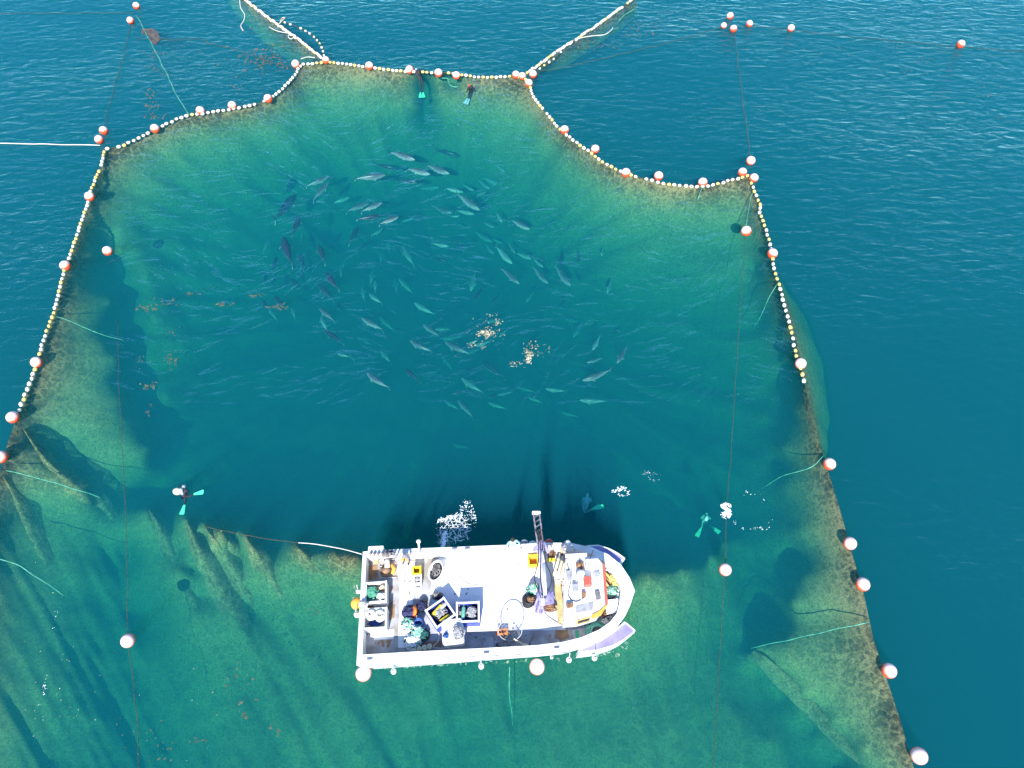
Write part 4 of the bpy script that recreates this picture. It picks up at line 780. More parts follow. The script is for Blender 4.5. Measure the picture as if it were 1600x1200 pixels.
# ------------------------------------------------------------------ people
def skin_mesh(J, E, sub=1):
    names = list(J); me = bpy.data.meshes.new('tmp'); me.from_pydata([J[n][0] for n in names], [(names.index(a), names.index(c)) for a, c in E], [])
    o = bpy.data.objects.new('tmp', me); S.collection.objects.link(o); o.modifiers.new('s', 'SKIN')
    for i, n in enumerate(names):
        r = J[n][1]; r = r if isinstance(r, tuple) else (r, r); me.skin_vertices[0].data[i].radius = r; me.skin_vertices[0].data[i].use_root = (i == 0)
    ss = o.modifiers.new('u', 'SUBSURF'); ss.levels = ss.render_levels = sub
    dg = bpy.context.evaluated_depsgraph_get(); ev = o.evaluated_get(dg); m2 = bpy.data.meshes.new_from_object(ev)
    vs = [v.co.copy() for v in m2.vertices]; fs = [tuple(p.vertices) for p in m2.polygons]
    bpy.data.objects.remove(o); bpy.data.meshes.remove(me); bpy.data.meshes.remove(m2); return vs, fs
def hand(b, w, d, side):
    """five bent fingers out of the palm"""
    d = d.normalized(); u = d.cross(Vector((0, 0, 1)));
    if u.length < .1: u = Vector((1, 0, 0))
    u.normalize(); nrm = u.cross(d)
    for i, ln in enumerate((.07, .082, .086, .078, .06)):
        if i == 0: a = w + u * .035 * side; pts = [a, a + (d * .5 + u * side) * .035, a + (d + u * .6 * side) * .055 - nrm * .015]
        else: a = w + d * .05 + u * side * (.03 - .02 * (i - 1)); pts = [a, a + d * ln * .5, a + d * ln * .8 - nrm * .02, a + d * ln * .9 - nrm * .04]
        b.tube(pts, [.011] + [.0095] * (len(pts) - 1), 6)
def person(loc, rz, label, top, legs, cap=None, arms=((-.12, -.3, 1.12), (.12, -.3, 1.12)), bend=0., hood=None):
    e = empty('person', loc, label, 'person', rz=rz); bx = lambda y, z: y - bend * max(0, z - .95)
    V = lambda x, y, z: Vector((x, bx(y, z), z - .12 * bend * max(0, z - .95)))
    lw, rw = Vector(arms[0]), Vector(arms[1]); ls, rs = V(-.19, 0, 1.42), V(.19, 0, 1.42)
    def elbow(s, w, k): m = s.lerp(w, .5); return m + Vector((k * .07, .09, -.07))
    J = {'pelvis': (V(0, 0, .95), (.16, .12)), 'spine': (V(0, 0, 1.14), (.155, .115)), 'chest': (V(0, 0, 1.34), (.18, .125)), 'neck': (V(0, -.01, 1.5), .06), 'chin': (V(0, -.03, 1.58), (.068, .08)), 'head': (V(0, -.02, 1.68), (.078, .095)), 'crown': (V(0, -.01, 1.755), (.06, .075)),
         'ls': (ls, .07), 'le': (elbow(ls, lw, -1), .052), 'lw': (lw, .034), 'lp': (lw + (lw - elbow(ls, lw, -1)).normalized() * .06, (.042, .024)),
         'rs': (rs, .07), 're': (elbow(rs, rw, 1), .052), 'rw': (rw, .034), 'rp': (rw + (rw - elbow(rs, rw, 1)).normalized() * .06, (.042, .024)),
         'lh': (Vector((-.1, .0, .88)), .1), 'lk': (Vector((-.12, -.03, .5)), .072), 'la': (Vector((-.13, .02, .1)), .05), 'lf': (Vector((-.14, -.14, .05)), (.05, .045)),
         'rh': (Vector((.1, .0, .88)), .1), 'rk': (Vector((.12, -.03, .5)), .072), 'ra': (Vector((.13, .02, .1)), .05), 'rf': (Vector((.14, -.14, .05)), (.05, .045))}
    E = [('pelvis','spine'),('spine','chest'),('chest','neck'),('neck','chin'),('chin','head'),('head','crown'),('chest','ls'),('ls','le'),('le','lw'),('lw','lp'),('chest','rs'),('rs','re'),('re','rw'),('rw','rp'),('pelvis','lh'),('lh','lk'),('lk','la'),('la','lf'),('pelvis','rh'),('rh','rk'),('rk','ra'),('ra','rf')]
    vs, fs = skin_mesh(J, E); b = MB(); b.add(vs, fs)
    grp = {'pelvis': 2, 'spine': 1, 'chest': 1, 'neck': 0, 'chin': 0, 'head': 0, 'crown': 0, 'ls': 1, 'le': 1, 'rs': 1, 're': 1, 'lw': 0, 'lp': 0, 'rw': 0, 'rp': 0, 'lf': 3, 'rf': 3, 'la': 3, 'ra': 3}
    for i, f in enumerate(fs):
        c = sum((vs[k] for k in f), Vector()) / len(f); nn = min(J, key=lambda k: (J[k][0] - c).length - (J[k][1][0] if isinstance(J[k][1], tuple) else J[k][1])); b.mi[i] = grp.get(nn, 2)
    b.cur = 0; hd = J['head'][0]
    b.ball(hd + Vector((0, -.105, -.02)), (.014, .022, .022), 6, 5)
    for s in (-1, 1): b.ball(hd + Vector((s * .085, 0, -.02)), (.014, .024, .034), 6, 5)
    hand(b, J['lp'][0], J['lp'][0] - J['lw'][0], 1); hand(b, J['rp'][0], J['rp'][0] - J['rw'][0], -1)
    b.cur = 4
    for s in (-1, 1): b.ball(hd + Vector((s * .033, -.09, .01)), (.012, .01, .008), 6, 5)
    b.ball(hd + Vector((0, -.095, -.075)), (.026, .01, .006), 6, 5)
    b.build('body', [M['skin'], M[top], M[legs], M['dark'], M['hair']], e)
    if cap:
        b = MB(); b.lathe(hd + Vector((0, .005, 0)), [(.108, .02), (.112, .06), (.09, .115), (.045, .135), (0, .14)], 14); b.box(hd + Vector((0, -.14, .035)), (.15, .1, .015)); b.build('cap', M[cap], e)
    else:
        b = MB(); b.lathe(hd + Vector((0, .02, 0)), [(.1, -.05), (.108, .03), (.09, .1), (.045, .122), (0, .125)], 14); b.build('hair', M['hair'], e)
    b = MB()     # bib straps
    for s in (-1, 1): b.tube([V(s * .09, -.13, 1.1), V(s * .1, -.135, 1.34), V(s * .11, -.02, 1.475), V(s * .08, .12, 1.3)], .016, 5)
    if legs != 'cream_bib0': b.build('braces', M[legs], e)
    return e
def stand(px, py, zh=.55 + 1.7): p = P(px, py, zh); return Vector((p.x, p.y, ZD + .02))
person(stand(801, 843), .25, 'man with dark hair and pale blue shirt standing at the far rail', 'sky_shirt', 'white', None, ((-.24, -.18, .92), (.3, -.28, 1.1)))
person(stand(882, 844), .9, 'man in a white cap and grey jacket with cream bib trousers by the cabin', 'grey_shirt', 'cream_bib', 'white', ((-.2, -.4, 1.05), (.18, -.42, 1.05)), .25)
person(stand(628, 861), -.2, 'man in a white cap and orange bib trousers at the stern winch', 'grey_shirt', 'orange_bib', 'white', ((-.3, -.3, 1.05), (.26, -.3, 1.02)), .2)

def diver(pts, label, top='wetsuit', hood='wetsuit', fin='fin', vest=None, tank_m='silver'):
    """pts: head, chest, pelvis, knees, feet, hands as world points"""
    h, c, p = pts['head'], pts['chest'], pts['pelvis']; o = c.copy(); e = empty('person', o, label, 'person', 'divers in the water'); up = (h - c).normalized(); rt = pts.get('right', Vector((1, 0, 0)))
    q = lambda v: v - o; mid = (p + c) / 2
    J = {'pelvis': (q(p), .15), 'spine': (q(mid), .15), 'chest': (q(c), .18), 'neck': (q(c + up * .17), .07), 'head': (q(h), .11), 'crown': (q(h + up * .08), .08)}
    E = [('pelvis','spine'),('spine','chest'),('chest','neck'),('neck','head'),('head','crown')]
    for s, k, f, w in ((-1, pts['kl'], pts['fl'], pts['hl']), (1, pts['kr'], pts['fr'], pts['hr'])):
        n = 'lr'[s > 0]; sh = c + rt * .2 * s + up * .06; el = sh.lerp(w, .5) - up * .06 + rt * .05 * s; fd = (f - k).normalized()
        J.update({n + 's': (q(sh), .075), n + 'e': (q(el), .055), n + 'w': (q(w), .036), n + 'p': (q(w + (w - el).normalized() * .06), .038), n + 'h': (q(p + rt * .1 * s - up * .06), .1), n + 'k': (q(k), .07), n + 'a': (q(f), .045), n + 'f': (q(f + fd * .08), .05)})
        E += [('chest', n + 's'), (n + 's', n + 'e'), (n + 'e', n + 'w'), (n + 'w', n + 'p'), ('pelvis', n + 'h'), (n + 'h', n + 'k'), (n + 'k', n + 'a'), (n + 'a', n + 'f')]
    vs, fs = skin_mesh(J, E); b = MB(); b.add(vs, fs)
    for i, f in enumerate(fs):
        cc = sum((vs[k] for k in f), Vector()) / len(f); b.mi[i] = 1 if min((cc - J['head'][0]).length, (cc - J['crown'][0]).length) < .13 else 0
    for n, s in (('l', 1), ('r', -1)): b.cur = 0; hand(b, J[n + 'p'][0], J[n + 'p'][0] - J[n + 'w'][0], s)
    b.build('body', [M[top], M[hood]], e)
    for n in 'lr':
        a, d = J[n + 'f'][0], (J[n + 'f'][0] - J[n + 'k'][0]); d.z *= .3; d.normalize(); u = d.cross(Vector((0, 0, 1))).normalized(); b = MB()
        pr = [(0, .05), (.12, .07), (.3, .1), (.52, .13), (.56, .1)]; vs = []
        for t, w_ in pr: vs += [a + d * t + u * w_ + Vector((0, 0, .012)), a + d * t - u * w_ + Vector((0, 0, .012)), a + d * t - u * w_ - Vector((0, 0, .012)), a + d * t + u * w_ - Vector((0, 0, .012))]
        m_ = len(pr); b.add(vs, [(i * 4 + j, i * 4 + (j + 1) % 4, i * 4 + 4 + (j + 1) % 4, i * 4 + 4 + j) for i in range(m_ - 1) for j in range(4)] + [(3, 2, 1, 0), tuple(range(m_ * 4 - 4, m_ * 4))]); b.build('fin', M[fin], e, smooth=False)
    bk = pts.get('back', Vector((0, 0, 1)))
    b = MB(); b.tube([q(c) + bk * .2 + up * .12, q(c) + bk * .22 - up * .0, q(p) + bk * .2 + up * .1], [.07, .1, .09], 10); b.build('air_tank', M[tank_m], e)
    b = MB(); b.ball(q(h) - bk * .05 + up * .02, (.09, .09, .06), 10, 7); b.build('mask', M['grey'], e)
    if vest: b = MB(); b.ball(q(c) + vest[1], (.24, .2, .2), 12, 8); b.ball(q(c) + vest[1] * .6 + Vector((.1, 0, .05)), (.12, .16, .14), 10, 7); b.build('vest', M[vest[0]], e)
    return e
Vz = Vector
def dv(head, chest, pelvis, kl, kr, fl, fr, hl, hr, label, **k):
    g = lambda t: P(*t); pts = dict(head=g(head), chest=g(chest), pelvis=g(pelvis), kl=g(kl), kr=g(kr), fl=g(fl), fr=g(fr), hl=g(hl), hr=g(hr)); c, p = pts['chest'], pts['pelvis']; ax = (pts['head'] - c).normalized(); r = ax.cross(Vector((0, 0, 1)))
    pts['right'] = r.normalized() if r.length > .15 else Vector((1, 0, 0)); bk = pts['right'].cross(ax).normalized(); pts['back'] = bk if bk.z > -.2 else -bk; return diver(pts, label, **k)
dv((287,760,.12),(286,767,.0),(288,774,-.28),(291,782,-.4),(297,775,-.35),(289,787,-.35),(301,773,-.25),(279,762,.02),(293,771,.05),'diver with a cream pack and bright green fins at the lower left', hood='grey', vest=('cream', Vector((-.27, -.05, .05))))
dv((650,108,.25),(653,114,.08),(656,122,-.25),(657,133,-.55),(660,132,-.6),(657,143,-.8),(661,143,-.85),(657,107,.15),(662,111,.1),'left diver holding the top float line by the buoys', hood='grey', tank_m='dark')
dv((733,133,.2),(735,137,.05),(735,141,-.35),(733,146,-.7),(736,146,-.7),(731,152,-.9),(734,153,-.95),(730,142,.02),(738,142,.02),'right diver in a black suit below the top float line', hood='red', tank_m='dark', fin='sky_shirt')
dv((918,773,-1.9),(917,781,-2.0),(914,793,-2.0),(914,801,-2.2),(918,799,-2.2),(922,797,-2.1),(926,796,-2.1),(909,786,-2.2),(923,784,-2.2),'submerged diver in the boat shadow with one green fin', top='sky_shirt', hood='sky_shirt', tank_m='sky_shirt')
dv((1104,803,-2.8),(1103,809,-2.9),(1101,816,-3.),(1098,820,-3.1),(1106,820,-3.1),(1096,824,-3.1),(1110,822,-3.),(1097,811,-3.),(1109,811,-3.),'submerged pale diver left of the white bubble cloud', top='mint', hood='mint', tank_m='foam')

# ------------------------------------------------------------------ tuna
def tuna_mat(name, back, flank, hi):
    m = bpy.data.materials.new(name); m.use_nodes = True; t = m.node_tree; b = t.nodes['Principled BSDF']; b.inputs['Roughness'].default_value = .35
    tc = t.nodes.new('ShaderNodeTexCoord'); sx = t.nodes.new('ShaderNodeSeparateXYZ'); rp = t.nodes.new('ShaderNodeValToRGB'); nz = t.nodes.new('ShaderNodeTexNoise'); nz.inputs['Scale'].default_value = 7
    ad = t.nodes.new('ShaderNodeMath'); ad.operation = 'MULTIPLY_ADD'; ad.inputs[1].default_value = .06; mr = t.nodes.new('ShaderNodeMapRange'); mr.inputs[1].default_value = -.10; mr.inputs[2].default_value = .17
    e = rp.color_ramp.elements; e[0].position = .0; e[0].color = (.7, .72, .74, 1); e[1].position = hi; e[1].color = (*back, 1); x = e.new(hi * .72); x.color = (*flank, 1)
    L = t.links.new; L(tc.outputs['Object'], sx.inputs[0]); L(tc.outputs['Object'], nz.inputs['Vector']); L(nz.outputs[0], ad.inputs[0]); L(sx.outputs[2], ad.inputs[2]); L(ad.outputs[0], mr.inputs[0]); L(mr.outputs[0], rp.inputs[0]); L(rp.outputs[0], b.inputs['Base Color']); return m
M['tuna_dark'] = tuna_mat('tuna_dark_back', (.02, .025, .05), (.06, .075, .1), .66); M['tuna_pale'] = tuna_mat('tuna_silver', (.05, .06, .085), (.15, .165, .19), .9); M['tuna_blue'] = tuna_mat('tuna_blue_grey', (.12, .17, .19), (.33, .38, .38), .9)
def tuna_mesh(name, m, bend):
    b = MB(); n = 16; prof = [(.5, .004, .004, 0), (.46, .03, .035, 0), (.40, .058, .075, 0), (.30, .088, .118, 0), (.16, .108, .142, 0), (.02, .106, .14, 0), (-.12, .086, .115, 0), (-.25, .056, .078, 0), (-.36, .027, .036, 0), (-.43, .014, .015, 0), (-.465, .011, .016, 0)]
    yb = lambda x: bend * (.5 - x) ** 2.2
    for x, wd, ht, _ in prof:
        for j in range(n): t = 2 * math.pi * j / n; b.v.append((x, yb(x) + wd * math.cos(t), ht * math.sin(t)))
    for i in range(len(prof) - 1):
        for j in range(n): b.f.append((i * n + j, i * n + n + j, i * n + n + (j + 1) % n, i * n + (j + 1) % n)); b.mi.append(0)
    b.f.append(tuple(range(n))); b.mi.append(0); b.f.append(tuple(range((len(prof) - 1) * n, len(prof) * n))[::-1]); b.mi.append(0)
    def fin(pts, ax, th=.006):   # flat thin fin; pts in (x, along) ; ax direction
        a = [Vector((x, yb(x), 0)) + ax * h for x, h in pts]; s = Vector((0, 1, 0)) if abs(ax.z) > .5 else Vector((0, 0, 1)); k = len(a)
        b.add([p + s * th for p in a] + [p - s * th for p in a], [tuple(range(k)), tuple(range(k, 2 * k))[::-1]] + [(i, k + i, k + (i + 1) % k, (i + 1) % k) for i in range(k)])
    U = Vector((0, 0, 1)); fin([(-.45, 0), (-.47, .02), (-.56, .16), (-.54, .17), (-.49, .07), (-.485, 0)], U); fin([(-.45, 0), (-.47, .02), (-.56, .16), (-.54, .17), (-.49, .07), (-.485, 0)], -U)
    fin([(.16, .13), (.10, .19), (.02, .15), (.0, .13)], U); fin([(-.06, .11), (-.13, .2), (-.14, .2), (-.12, .1)], U); fin([(-.09, .1), (-.16, .19), (-.17, .19), (-.15, .09)], -U)
    for s in (-1, 1): fin([(.25, .085), (.1, .18), (.08, .18), (.19, .09)], Vector((0, s, -.15)))
    for i in range(5): x = -.18 - i * .045; h = .085 - i * .015; fin([(x, h - .02), (x - .02, h + .018), (x - .025, h - .02)], U, .004)
    o = b.build(name, m); me = o.data; bpy.data.objects.remove(o); return me
TM = {(k, i): tuna_mesh('tuna_mesh', M['tuna_' + k], bd) for k in ('dark', 'pale', 'blue') for i, bd in enumerate((-.09, 0, .09))}
# head x, y, tail x, y (photo pixels), tone, depth
def z4(*l): return [(400 + a / 4, 220 + b_ / 4, 400 + c / 4, 220 + d / 4, t, z) for a, b_, c, d, t, z in l]
def z5(*l): return [(650 + a / 4, 220 + b_ / 4, 650 + c / 4, 220 + d / 4, t, z) for a, b_, c, d, t, z in l]
def z6(*l): return [(450 + a * .375, 420 + b_ * .375, 450 + c * .375, 420 + d * .375, t, z) for a, b_, c, d, t, z in l]
p_, d_, f_ = 'pale', 'dark', 'blue'
TUNA = z4((1000,122,845,65,p_,.5),(815,210,625,240,p_,.5),(875,170,745,155,d_,1.),(1095,218,950,165,p_,.6),(1215,212,1065,150,p_,.7),(460,225,320,285,p_,.8),(460,265,345,360,p_,.8),(255,320,120,500,d_,.9),(275,460,235,590,d_,.7),(172,595,202,770,d_,.5),(390,640,432,765,d_,.6),(270,700,305,795,d_,1.),(435,815,500,930,d_,.5),(385,890,480,990,d_,.9),(210,850,290,940,d_,1.3),(110,960,175,1050,d_,.9),(35,985,80,1065,d_,1.1),(390,1040,495,1120,p_,.8),(710,380,565,440,p_,.9),(795,385,660,440,p_,.6),(780,460,640,502,d_,.5),(895,472,770,518,p_,.5),(640,525,585,645,d_,1.1),(795,540,728,600,f_,1.8),(920,655,970,780,f_,1.6),(590,355,480,388,f_,1.6),(470,320,370,400,f_,2.2),(340,570,362,680,d_,2.2),(1405,430,1255,340,p_,.9),(1230,460,1095,410,p_,1.2),(1535,475,1440,370,f_,2.4),(1465,300,1385,245,f_,1.8),(1365,310,1290,280,f_,1.6),(1015,265,890,238,d_,.8),(655,1105,790,1180,p_,.9),(890,865,985,945,f_,2.),(985,1015,1105,1085,f_,1.6),(770,1100,860,1185,f_,2.2),(825,600,845,690,f_,2.6),(505,1000,530,1060,d_,1.4),(130,840,100,900,d_,1.6),(240,230,190,330,d_,1.8)) + \
 z5((715,560,600,490,p_,.9),(490,545,425,512,f_,1.6),(605,768,490,668,f_,1.3),(650,895,540,795,p_,1.),(830,892,730,795,p_,1.2),(972,905,860,795,p_,1.1),(722,745,630,695,f_,1.6),(300,540,220,500,f_,2.6),(545,640,470,615,f_,2.4),(790,660,735,640,f_,3.),(800,790,735,745,f_,1.5)) + \
 z6((145,250,230,305,d_,.8),(325,430,410,500,p_,.7),(485,415,548,468,d_,.9),(383,340,432,388,f_,1.6),(505,300,592,347,p_,.9),(650,303,755,355,p_,1.),(560,230,635,278,p_,1.1),(1222,464,1345,433,p_,.8),(1370,395,1412,325,p_,.8),(1242,393,1308,368,p_,1.2),(1070,500,1155,514,f_,1.6),(1212,548,1325,552,f_,1.5),(705,548,775,612,p_,1.4),(720,455,802,518,f_,1.5),(832,558,905,582,f_,2.),(1140,600,1210,612,f_,2.6),(680,728,750,752,f_,3.),(870,525,935,515,f_,2.2),(650,552,712,580,f_,2.),(805,380,895,458,d_,1.4),(955,490,1025,515,f_,2.4),(1000,535,1060,555,f_,2.2),(1150,210,1225,225,f_,2.8),(1255,488,1295,495,f_,3.),(640,360,690,420,f_,2.6),(420,160,450,190,f_,2.6))
import collections
q_ = random.Random(11); n_ = 0
while n_ < 84:
    a = q_.uniform(0, 6.283); k = q_.uniform(.45, 1.05) if q_.random() < .8 else q_.uniform(.1, .45); x, y = 690 + 275 * k * math.cos(a), 432 + 195 * k * math.sin(a)
    if any(abs(x - (t[0] + t[2]) / 2) < 13 and abs(y - (t[1] + t[3]) / 2) < 11 for t in TUNA): continue
    tx, ty = -math.sin(a) * 1.2, math.cos(a); L_ = math.hypot(tx, ty); ln = q_.uniform(8, 14); jx, jy = q_.gauss(0, .2), q_.gauss(0, .2)
    TUNA.append((x + ln * (tx / L_ + jx), y + ln * (ty / L_ + jy), x - ln * (tx / L_ + jx), y - ln * (ty / L_ + jy), f_ if q_.random() < .6 else d_, q_.uniform(1.2, 2.6))); n_ += 1
zones = collections.defaultdict(list)
for i, (hx, hy, tx, ty, t, z) in enumerate(TUNA):
    a = math.degrees(math.atan2(430 - (hy + ty) / 2, (hx + tx) / 2 - 690)) % 360
    zn = ['right side', 'upper right', 'top', 'upper left', 'left side', 'lower left', 'bottom', 'lower right'][int(((a + 22.5) % 360) // 45)]; zones[zn, t].append(i)
ORD = 'first second third fourth fifth sixth seventh eighth ninth tenth eleventh twelfth thirteenth fourteenth fifteenth sixteenth seventeenth eighteenth nineteenth twentieth'.split()
tone = {p_: 'silvery', d_: 'dark', f_: 'faint blue green'}
for (zn, t), ids in zones.items():
    vert = zn in ('left side', 'right side'); ids.sort(key=lambda i: TUNA[i][1] + TUNA[i][3] if vert else TUNA[i][0] + TUNA[i][2])
    for k, i in enumerate(ids):
        hx, hy, tx, ty, tt, z = TUNA[i]; z = z * 2.45; h_, t_ = P(hx, hy, -z), P(tx, ty, -z); d = h_ - t_
        o = bpy.data.objects.new('tuna', TM[tt, i % 3]); S.collection.objects.link(o); o.location = h_.lerp(t_, .52); s = min(d.length / 1.02, 3.1); o.scale = (s, s * .92, s * .82)
        o.rotation_euler = (rnd.uniform(-.25, .25), rnd.uniform(-.12, .12), math.atan2(d.y, d.x))
        lab = f'{tone[tt]} tuna in the circling school, ' + (f'the only one at its {zn}' if len(ids) == 1 else f'{ORD[k]} from the {"top" if vert else "left"} at its {zn}')
        tag(o, lab, 'tuna', 'tuna circling inside the net')

# ------------------------------------------------------------------ weed, foam, ripples
def flecks(areas, m, label, name='seaweed', cat='seaweed', z=.02, s0=.05, s1=.16, seed=0, kind=None, streak=None):
    q = random.Random(seed); b = MB()
    for x, y, rx, ry, n in areas:
        ang = q.uniform(0, 3) if streak is None else streak
        for _ in range(n):
            r = q.random() ** .7; t = q.uniform(0, 6.28); px, py = x + rx * r * math.cos(t), y + ry * r * math.sin(t)
            if noise.noise(Vector((px * .12, py * .12, seed))) < -.12: continue
            c = P(px, py, z + q.uniform(-.01, .02)); s = q.uniform(s0, s1) * (1.5 if q.random() < .15 else 1); a = q.gauss(ang, .6); k = q.choice((4, 5, 6)); asp = q.uniform(.25, .6); pts = []
            for i in range(k):
                u = 2 * math.pi * i / k; rr = s * q.uniform(.5, 1); v = Vector((rr * math.cos(u), rr * asp * math.sin(u), q.uniform(-.01, .015))); pts.append(c + Matrix.Rotation(a, 3, 'Z') @ v)
            b.add(pts, [tuple(range(k))])
    o = b.build(name, m, smooth=False); return tag(o, label, cat, None, kind)
W = M['weed']
flecks([(407,92,35,16,150),(430,88,60,30,60),(425,70,22,10,20),(440,105,20,8,20)], W, 'patch of drifting brown weed below the top left float line', seed=1, kind='stuff', s0=.06, s1=.2)
flecks([(235,150,8,14,30),(238,165,12,8,30),(245,182,28,6,50),(245,85,14,6,26),(240,105,10,8,16),(255,115,8,5,10)], W, 'broken brown weed beside the green line at the upper left', seed=2, kind='stuff')
flecks([(375,115,14,12,24),(368,140,18,10,24),(330,90,60,25,40),(390,40,30,20,24)], W, 'scattered weed left of the upper left float line', seed=3, kind='stuff')
flecks([(930,72,45,10,70),(1000,45,50,14,60),(1060,30,60,18,40),(985,12,10,8,40)], W, 'thin streaks of weed beside the top right float line', seed=4, kind='stuff')
flecks([(1310,75,110,14,70),(1410,110,60,14,40),(1440,95,16,8,20),(1545,140,30,14,30),(1560,185,30,18,22),(1470,18,14,20,18)], W, 'sparse weed flecks in the open water at the upper right', seed=5, kind='stuff', s0=.04, s1=.11)
flecks([(228,482,18,6,46),(262,472,22,7,50),(300,460,14,4,30),(240,466,10,3,12)], M['weed'], 'ochre weed streak inside the left net wall', seed=6, z=-.25, kind='stuff', s0=.05, s1=.14, streak=.3)
flecks([(350,475,16,5,26),(400,462,20,5,26),(430,478,22,7,36)], W, 'faint brown weed streak left of the tuna', seed=7, z=-.25, kind='stuff', streak=.2)
flecks([(268,562,12,18,40),(232,602,14,10,40),(232,640,6,12,20),(270,520,14,14,20),(225,570,20,14,14)], M['weed'], 'ochre weed scraps over the dark fold on the left', seed=8, z=-.25, kind='stuff', s0=.04, s1=.12)
flecks([(760,522,15,8,260),(760,516,32,26,110),(778,505,4,16,70),(742,540,20,8,50)], M['goldweed'], 'bright golden weed clump, left of two amid the tuna', seed=9, kind='stuff', s0=.02, s1=.075)
flecks([(827,559,7,11,200),(836,546,24,15,90),(812,568,18,7,60)], M['goldweed'], 'bright golden weed clump, right of two amid the tuna', seed=10, kind='stuff', s0=.02, s1=.075)
flecks([(757,521,8,4,120)], M['cream'], 'pale heart of the left golden weed clump', seed=11, s0=.02, s1=.08); flecks([(826,560,4,7,60)], M['cream'], 'pale heart of the right golden weed clump', seed=12, kind='stuff', s0=.02, s1=.08)
flecks([(310,1158,14,6,24),(382,1118,6,6,14),(374,1100,5,6,12),(428,1142,9,12,34),(407,1093,8,5,12),(375,1060,30,40,26),(260,1178,20,20,18),(490,953,14,10,14),(230,1150,60,50,26)], W, 'small weed scraps in the water at the lower left', seed=13, kind='stuff', s0=.03, s1=.09)
flecks([(90,1090,80,90,50),(70,940,60,80,20),(300,1100,100,90,30)], M['cream'], 'pale specks floating in the lower left corner', 'specks', 'debris', seed=14, s0=.012, s1=.03, kind='stuff')
flecks([(70,1072,5,16,26),(76,1050,4,8,10),(60,1100,3,8,8),(88,965,3,20,9),(84,985,4,6,5)], M['foam'], 'short string of painted white sun glints at the lower left', 'specks', 'foam', seed=15, s0=.012, s1=.04, kind='stuff')  # white flecks imitate sun glitter on the water, drawn in foam colour
b = MB(); b.prism([P(x, y, 0) for x, y in [(222,45),(238,45),(247,50),(250,62),(245,70),(237,68),(232,56),(222,53),(221,49)]][::-1], .0, .03); tag(b.build('tarp', mat('brown_sheet', (.11, .09, .075), .8, (.035, .04, .045), 2.6, detail=8), smooth=False), 'brown plastic sheet drifting by the top left buoys', 'tarp')
Fm = M['foam']
flecks([(970,768,15,9,130)], Fm, 'white bubble patch above the boat bow', 'foam', 'foam', seed=21, s0=.02, s1=.07, kind='stuff')
flecks([(1135,798,11,13,260),(1133,794,8,9,200)], Fm, 'dense white bubble cloud on the right inner line', 'foam', 'foam', seed=22, s0=.02, s1=.07, kind='stuff')
flecks([(1170,770,14,5,14),(1180,825,30,3,30),(1205,815,6,8,8),(1150,818,10,6,12),(1190,780,10,14,8)], Fm, 'ring of small bubbles right of the bubble cloud', 'foam', 'foam', seed=23, s0=.015, s1=.045, kind='stuff')
flecks([(1020,745,18,7,40),(1010,738,10,4,20)], Fm, 'faint specks of foam upper right of the boat', 'foam', 'foam', seed=24, s0=.01, s1=.035, kind='stuff')
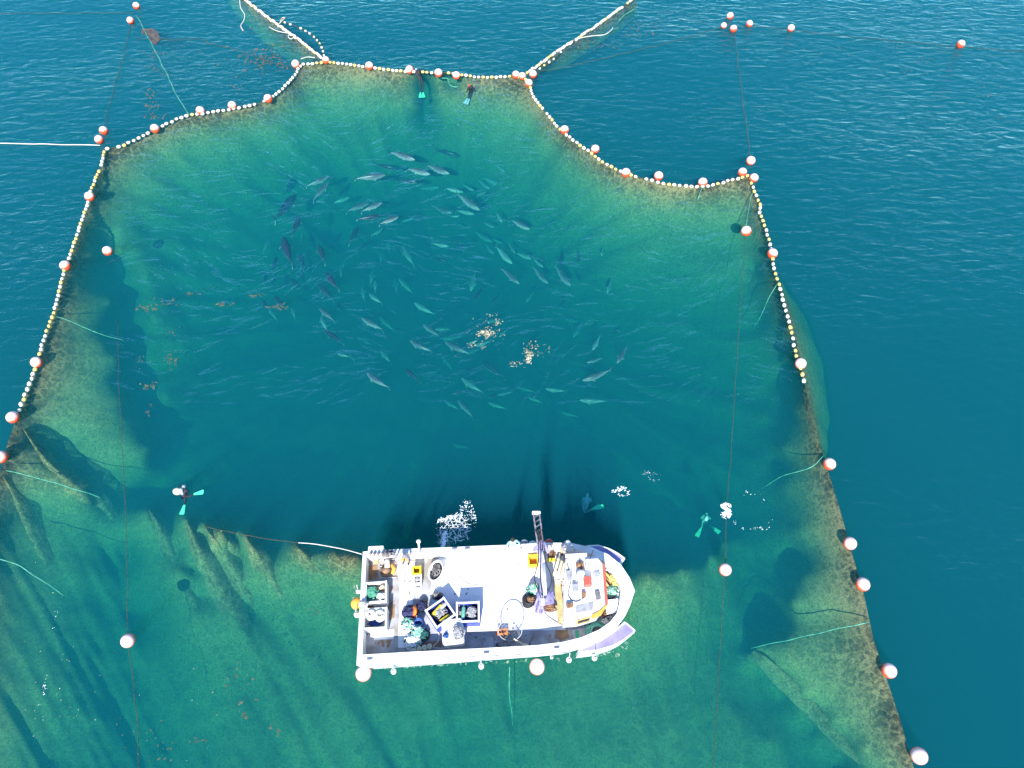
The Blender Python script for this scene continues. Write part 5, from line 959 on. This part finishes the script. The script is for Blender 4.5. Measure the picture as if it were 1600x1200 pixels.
def jet():
    q = random.Random(5); b = MB(); fan = [(683,852),(680,826),(684,814),(700,808),(722,804),(745,803),(744,822),(722,842),(706,854)]
    def blob(px, py, s, z=.04):
        c = P(px, py, z); k = 5; a = q.uniform(0, 6); b.add([c + Vector((s * q.uniform(.5, 1.1) * math.cos(a + 2 * math.pi * i / k), s * q.uniform(.4, 1) * math.sin(a + 2 * math.pi * i / k), q.uniform(-.01, .03))) for i in range(k)], [tuple(range(k))])
    xs = np.array([p[0] for p in fan], float); n = 0
    while n < 430:
        px, py = q.uniform(680, 746), q.uniform(802, 855)
        if not inside(np.array([px]), np.array([py]), fan)[0]: continue
        core = math.hypot((px - 692) / 9, (py - 846) / 16); web = abs(noise.noise(Vector((px * .35, py * .35, 0))))
        if q.random() < (.9 if core < 1 else .75 if web < .07 else .12): blob(px, py, q.uniform(.008, .02), q.uniform(.02, .3) if core < 1 else .04); n += 1
    for _ in range(170): t = q.random(); blob(684 + 38 * t + q.gauss(0, 1), 814 - 10 * t + q.gauss(0, 2.0), q.uniform(.015, .045))
    for _ in range(110): t = q.random(); blob(720 + 22 * t + q.gauss(0, 3), 806 - 20 * (1 - abs(2 * t - .7)) + q.gauss(0, 3.5), q.uniform(.012, .04))
    for _ in range(90): t = q.random(); blob(692 + q.gauss(0, 1.2) + 4 * t, 855 - 26 * t, q.uniform(.03, .07), .9 * (1 - t) + .05)
    for _ in range(90):
        px, py, a = q.uniform(684, 738), q.uniform(808, 850), q.uniform(0, 6); pts = []
        for i in range(6):
            pts.append(P(px, py, .04)); a += q.uniform(-.9, .9); px += 2.6 * math.cos(a); py += 2.6 * math.sin(a)
        if inside(np.array([p.x for p in pts[:1]]) * 0 + px, np.array([py]), fan)[0]: b.tube(pts, q.uniform(.006, .012), 4)
    tag(b.build('splash', Fm, smooth=False), 'white fan of water pumped out over the far side of the boat', 'splash', kind='stuff')
jet()
flecks([(x, 1045 - (x - 575) * .05, 14, 2, 7) for x in range(585, 905, 26)] + [(945,1022,26,5,40),(975,1008,8,8,16),(553,930,3,20,20)], mat('painted_reflection', (.2, .26, .18), .6, (.08, .2, .16), 3), 'painted flecks of pale hull reflection and wash along the boat', 'foam', 'foam', seed=31, z=.02, s0=.03, s1=.1, kind='stuff', streak=.1)  # flecks coloured to imitate the broken reflection of the hull
def ripples():
    q = random.Random(3); b = MB(); k = 0
    pts = []
    while len(pts) < 2600:
        y = 110 + 520 * q.random() ** 1.6; x = q.uniform(180, 1240); pts.append((x, y))
    X = np.array(pts); ok = inside(X[:, 0], X[:, 1], NETPOLY)
    for (x, y), o in zip(pts, ok):
        if not o: continue
        if noise.noise(Vector((x * .012, y * .012, 3))) < -.15: continue
        c = P(x, y, .012); an = noise.noise(Vector((x * .006, y * .006, 9))) * 1.6 + q.gauss(.15, .15); ln = q.uniform(.3, 1.0) ; wd = q.uniform(.05, .14); tl = q.uniform(.15, .36); bw = q.uniform(-.15, .15); vs = []
        u = Vector((math.cos(an), math.sin(an), 0)); v = Vector((-math.sin(an), math.cos(an), 0)); N = 6
        for i in range(N + 1):
            t = i / N * 2 - 1; p = c + u * ln * t + v * bw * (t * t); ww = wd * (1 - t * t) + .004
            vs += [p - v * ww + Vector((0, 0, ww * tl)), p + v * ww - Vector((0, 0, ww * tl))]
        b.add(vs, [(2 * i, 2 * i + 2, 2 * i + 3, 2 * i + 1) for i in range(N)])
    tag(b.build('ripples', M['sea'], smooth=True), 'fine wavelets glinting on the water inside the pen', 'ripples', kind='stuff')
ripples()
